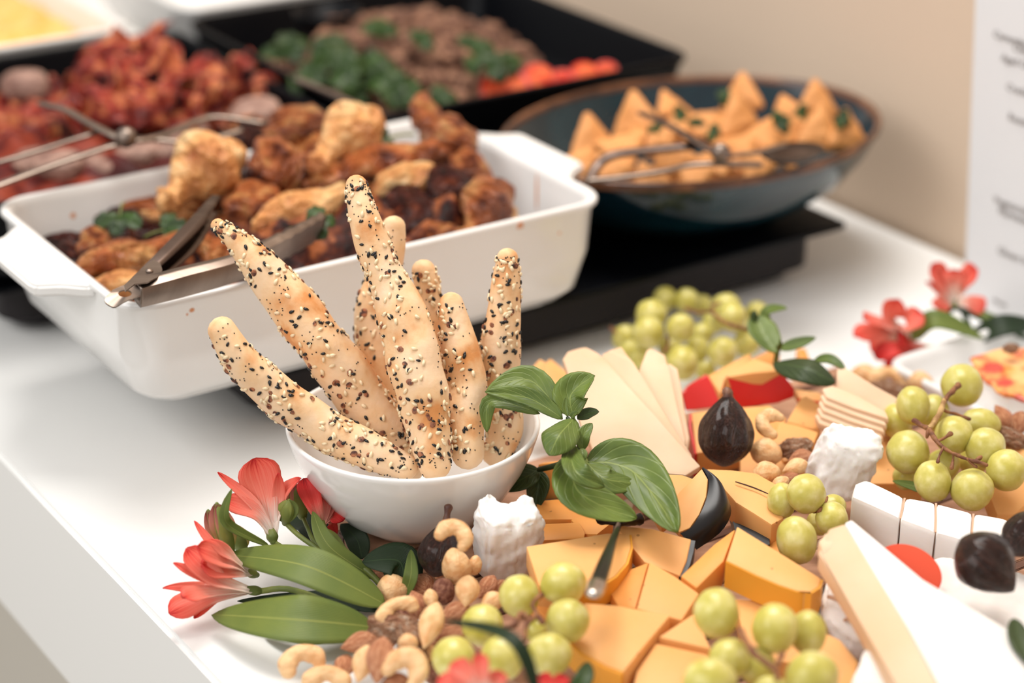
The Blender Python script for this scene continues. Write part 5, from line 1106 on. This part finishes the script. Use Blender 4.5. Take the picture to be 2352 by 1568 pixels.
# mince, greens, tomato
RM = random.Random(3)
for i in range(120):
    a = RM.random()*6.28; r = RM.random()**.55; u_ = .885+.112*r*math.cos(a); v_ = 1.455+.118*r*math.sin(a); z = .113+.034*(1-r*r)+RM.uniform(-.004, .005)-.012
    x, y, zz = basis(RM.uniform(0, 180), .5, RM.uniform(-40, 40)); h = RM.uniform(.007, .0135)
    inst('mince_crumble', cm(chunks[i % 4], m_meat), mat4(x, y, zz, UV(u_, v_, z), (h*1.3, h, h)), label='small blurred crumble of browned mince on the black tray', cat='mince', group='mince crumbles on the black tray by the wall')
hg = 'greens on the mince tray'
for i, (px, py, w_, an, z) in enumerate(((660, 120, 60, 30, .128), (720, 140, 80, -20, .132), (770, 165, 90, 10, .132), (820, 150, 80, -60, .134), (850, 185, 80, 30, .126), (700, 170, 70, -40, .126), (640, 135, 50, 90, .122), (890, 205, 70, 0, .122), (760, 120, 60, 60, .134), (960, 100, 44, 40, .146), (870, 80, 50, 80, .146), (1090, 130, 60, -30, .140), (1120, 160, 60, 20, .134), (1000, 240, 60, 10, .118), (930, 215, 50, -10, .120), (1075, 110, 40, 60, .142), (1160, 150, 44, 20, .132), (800, 200, 70, 10, .120))):
    c = P(px, py, z); s = depth(c)/F*w_; e = empty('herb_sprig', c, 'blurred dark green herb leaf on the mince tray', 'herb leaf', hg)
    for k in range(3):
        x, y, zz = basis(an+(k-1)*65, .5); leaf('leaflet', c, c+x*s*.5+zz*s*.2, c+x*s*.9, s*.75, m_herb, e, 'lobed', seed=i+k, wav=.15, normal=zz)
def tomato(px, py, w_, an, z, label):
    c = P(px, py, z); s = depth(c)/F*w_; e = empty('tomato_half', c, label, 'tomato', 'tomato pieces on the mince tray'); x, y, zz = basis(an, .75)
    sk = proto('skin', lambda q: Vector((q.x, q.y, min(q.z, .12))), m_tom, 4, 40); inst('skin', sk, mat4(x, y, zz, c, (s, s, s*.8)), e)
    fl = proto('flesh', lambda q: Vector((q.x*.86, q.y*.86, max(q.z, 0)*.12+.12+.03*mn.noise(q*3))), m_tomi, 3); inst('flesh', fl, mat4(x, y, zz, c, (s, s, s*.8)), e)
tomato(1160, 205, 58, 0, .116, 'largest tomato half at the left of the row, cut side up'); tomato(1236, 178, 38, 20, .122, 'tomato half second from the left in the row')
tomato(1290, 186, 32, -20, .118, 'small tomato half in the middle of the row'); tomato(1345, 172, 36, 30, .120, 'tomato half second from the right in the row'); tomato(1392, 164, 28, 0, .118, 'tomato half nearest the right corner of the tray')
sweep('spoon_handle', [P(688, 184, .146), P(760, 214, .143), P(836, 248, .140)], [.0046, .0044, .0042], m_metal, n=10, seg=12, flat=.45, label='dark metal spoon handle end across the left rim of the mince tray', cat='spoon')
ld = P(752, 48, .132); lathe('ladle_bowl', [(.002, -.012), (.016, -.010), (.026, -.002), (.030, .010), (.029, .0105), (.024, .0), (.014, -.007), (.002, -.008)], ld, m_black, n=32, ang=None, label='round black ladle bowl at the far left corner of the mince tray', cat='ladle')

#==BACON TONGS==
def wt(name_list, par, pts, w, mat, nm='arm', flat=.45): return sweep(nm, [P(*p) for p in pts], [w/1000]*len(pts), mat, par, n=10, seg=22, flat=flat)
t2 = empty('serving_tongs', P(290, 320, .14), 'blurred scissor tongs lying across the bacon tray', 'tongs')
wt(0, t2, [(-60, 446, .142), (0, 424, .144), (130, 376, .148), (260, 334, .152), (340, 320, .152), (432, 328, .148)], 4.2, m_metal)
wt(0, t2, [(-60, 388, .142), (0, 372, .146), (120, 336, .150), (236, 300, .154)], 4.0, m_metal)
wt(0, t2, [(98, 240, .164), (150, 252, .164), (200, 280, .160), (290, 322, .155), (370, 312, .152), (440, 282, .150), (500, 268, .150), (600, 282, .146)], 4.4, m_metal)
wt(0, t2, [(470, 326, .144), (548, 300, .146)], 3.8, m_metal, 'spoon_tip')
me_pv = proto('pivot', lambda c: c, m_metal, 3); q = P(290, 316, .157); inst('pivot', me_pv, mat4(RT, UP, -FW, q, (.0075, .0075, .0075)), t2)

#==PASTRIES==
def tri_f(v):
    a = math.atan2(v.y, v.x); r = math.hypot(v.x, v.y); k = 1/(math.cos((a % (2*math.pi/3))-math.pi/3)); k = min(k, 1.75)**.9
    return Vector((v.x*k, v.y*k, v.z*.36*(1+.25*mn.noise(v*2))))
me_pa = [proto('pastry', (lambda q: lambda v: tri_f(v)*(1+.07*mn.noise(v*2+Vector((q, 0, 0)))))(i*3.), m_past2 if False else m_past, 4) for i in range(3)]
heap('pastry_crumbs', .962, 1.166, .078, .050, lambda a, b: .066+.022*max(0, 1-(a*a+b*b)), m_past, .008, 60, 'lower layer of fried pastry filling the bottom of the teal bowl', 'pastry crumbs', zb=.0665)
PA = [(1330, 384, 50, 60, .116), (1362, 330, 58, 100, .114), (1400, 392, 46, 10, .112), (1430, 340, 54, 40, .116), (1462, 282, 60, 95, .124), (1500, 318, 56, 20, .118), (1542, 245, 40, 110, .122), (1545, 300, 50, 60, .118), (1605, 282, 50, 30, .120), (1655, 310, 50, 80, .118), (1705, 222, 46, 88, .134), (1700, 278, 56, 100, .126), (1690, 340, 52, 30, .114), (1755, 320, 52, 70, .118), (1806, 252, 36, 100, .126), (1826, 305, 50, 40, .120), (1876, 238, 46, 92, .134), (1884, 306, 54, 85, .122), (1946, 306, 46, 92, .122), (1545, 372, 54, 0, .108), (1595, 404, 40, 20, .106), (1738, 380, 44, 10, .108), (1490, 412, 40, -10, .106), (1640, 370, 48, 50, .110), (1800, 345, 44, 60, .112), (1430, 402, 44, 80, .106)]
for i, (px, py, w_, an, z) in enumerate(PA):
    p = P(px, py, z-.004); s = depth(p)/F*w_*.78; x, y, zz = basis(an, .15 if w_ > 44 and an > 80 else .5, RM.uniform(-35, 35))
    inst('pastry_triangle', me_pa[i % 3], mat4(x, y, zz, p, (s, s, s)), label=('golden fried pastry triangle standing upright at the back of the teal bowl' if py < 290 else 'golden fried pastry triangle left of or below the tongs in the teal bowl' if px < 1600 else 'golden fried pastry triangle lying low at the right of the teal bowl'), cat='pastry', group='fried pastry triangles in the teal bowl')
for i, (px, py, w_, an, z) in enumerate(((1668, 246, 50, 40, .130), (1600, 290, 26, 90, .128), (1630, 304, 30, -20, .126), (1782, 286, 40, 20, .128), (1925, 272, 34, -30, .130), (1552, 265, 30, 10, .124), (1500, 290, 26, -60, .128), (1850, 262, 30, 170, .128))):
    c = P(px, py, z); s = depth(c)/F*w_; e = empty('herb_sprig', c, 'blurred green herb leaf on the fried pastries', 'herb leaf', 'herb leaves on the pastries')
    for k in range(3):
        x, y, zz = basis(an+(k-1)*60, .4); leaf('leaflet', c, c+x*s*.5+zz*s*.2, c+x*s*.9, s*.7, m_herb, e, 'lobed', seed=i+k, wav=.15, normal=zz)
t3 = empty('serving_tongs', P(1650, 350, .13), 'blurred steel tongs resting on the pastries in the teal bowl', 'tongs')
wt(0, t3, [(1478, 262, .150), (1540, 290, .148), (1600, 326, .144), (1655, 356, .140)], 5.2, m_metald, flat=.35)
wt(0, t3, [(1356, 412, .124), (1372, 380, .130), (1410, 356, .136), (1500, 344, .138), (1594, 334, .140)], 4.2, m_metald, flat=.4)
wt(0, t3, [(1356, 414, .124), (1420, 408, .126), (1520, 394, .130), (1580, 380, .132), (1655, 376, .134), (1740, 378, .132)], 4.2, m_metal, flat=.5)
wt(0, t3, [(1655, 360, .138), (1740, 350, .138), (1800, 334, .138)], 3, m_metal, flat=.5)
lathe('spoon_tip', [(.002, -.006), (.014, -.004), (.021, .001), (.0215, .0018), (.014, -.002), (.002, -.004)], P(1820, 352, .134), m_metald, t3, n=32, ex=1.25, ey=.8, ang=None)
q = P(1655, 350, .143); inst('pivot', me_pv, mat4(RT, UP, -FW, q, (.007, .007, .007)), t3)
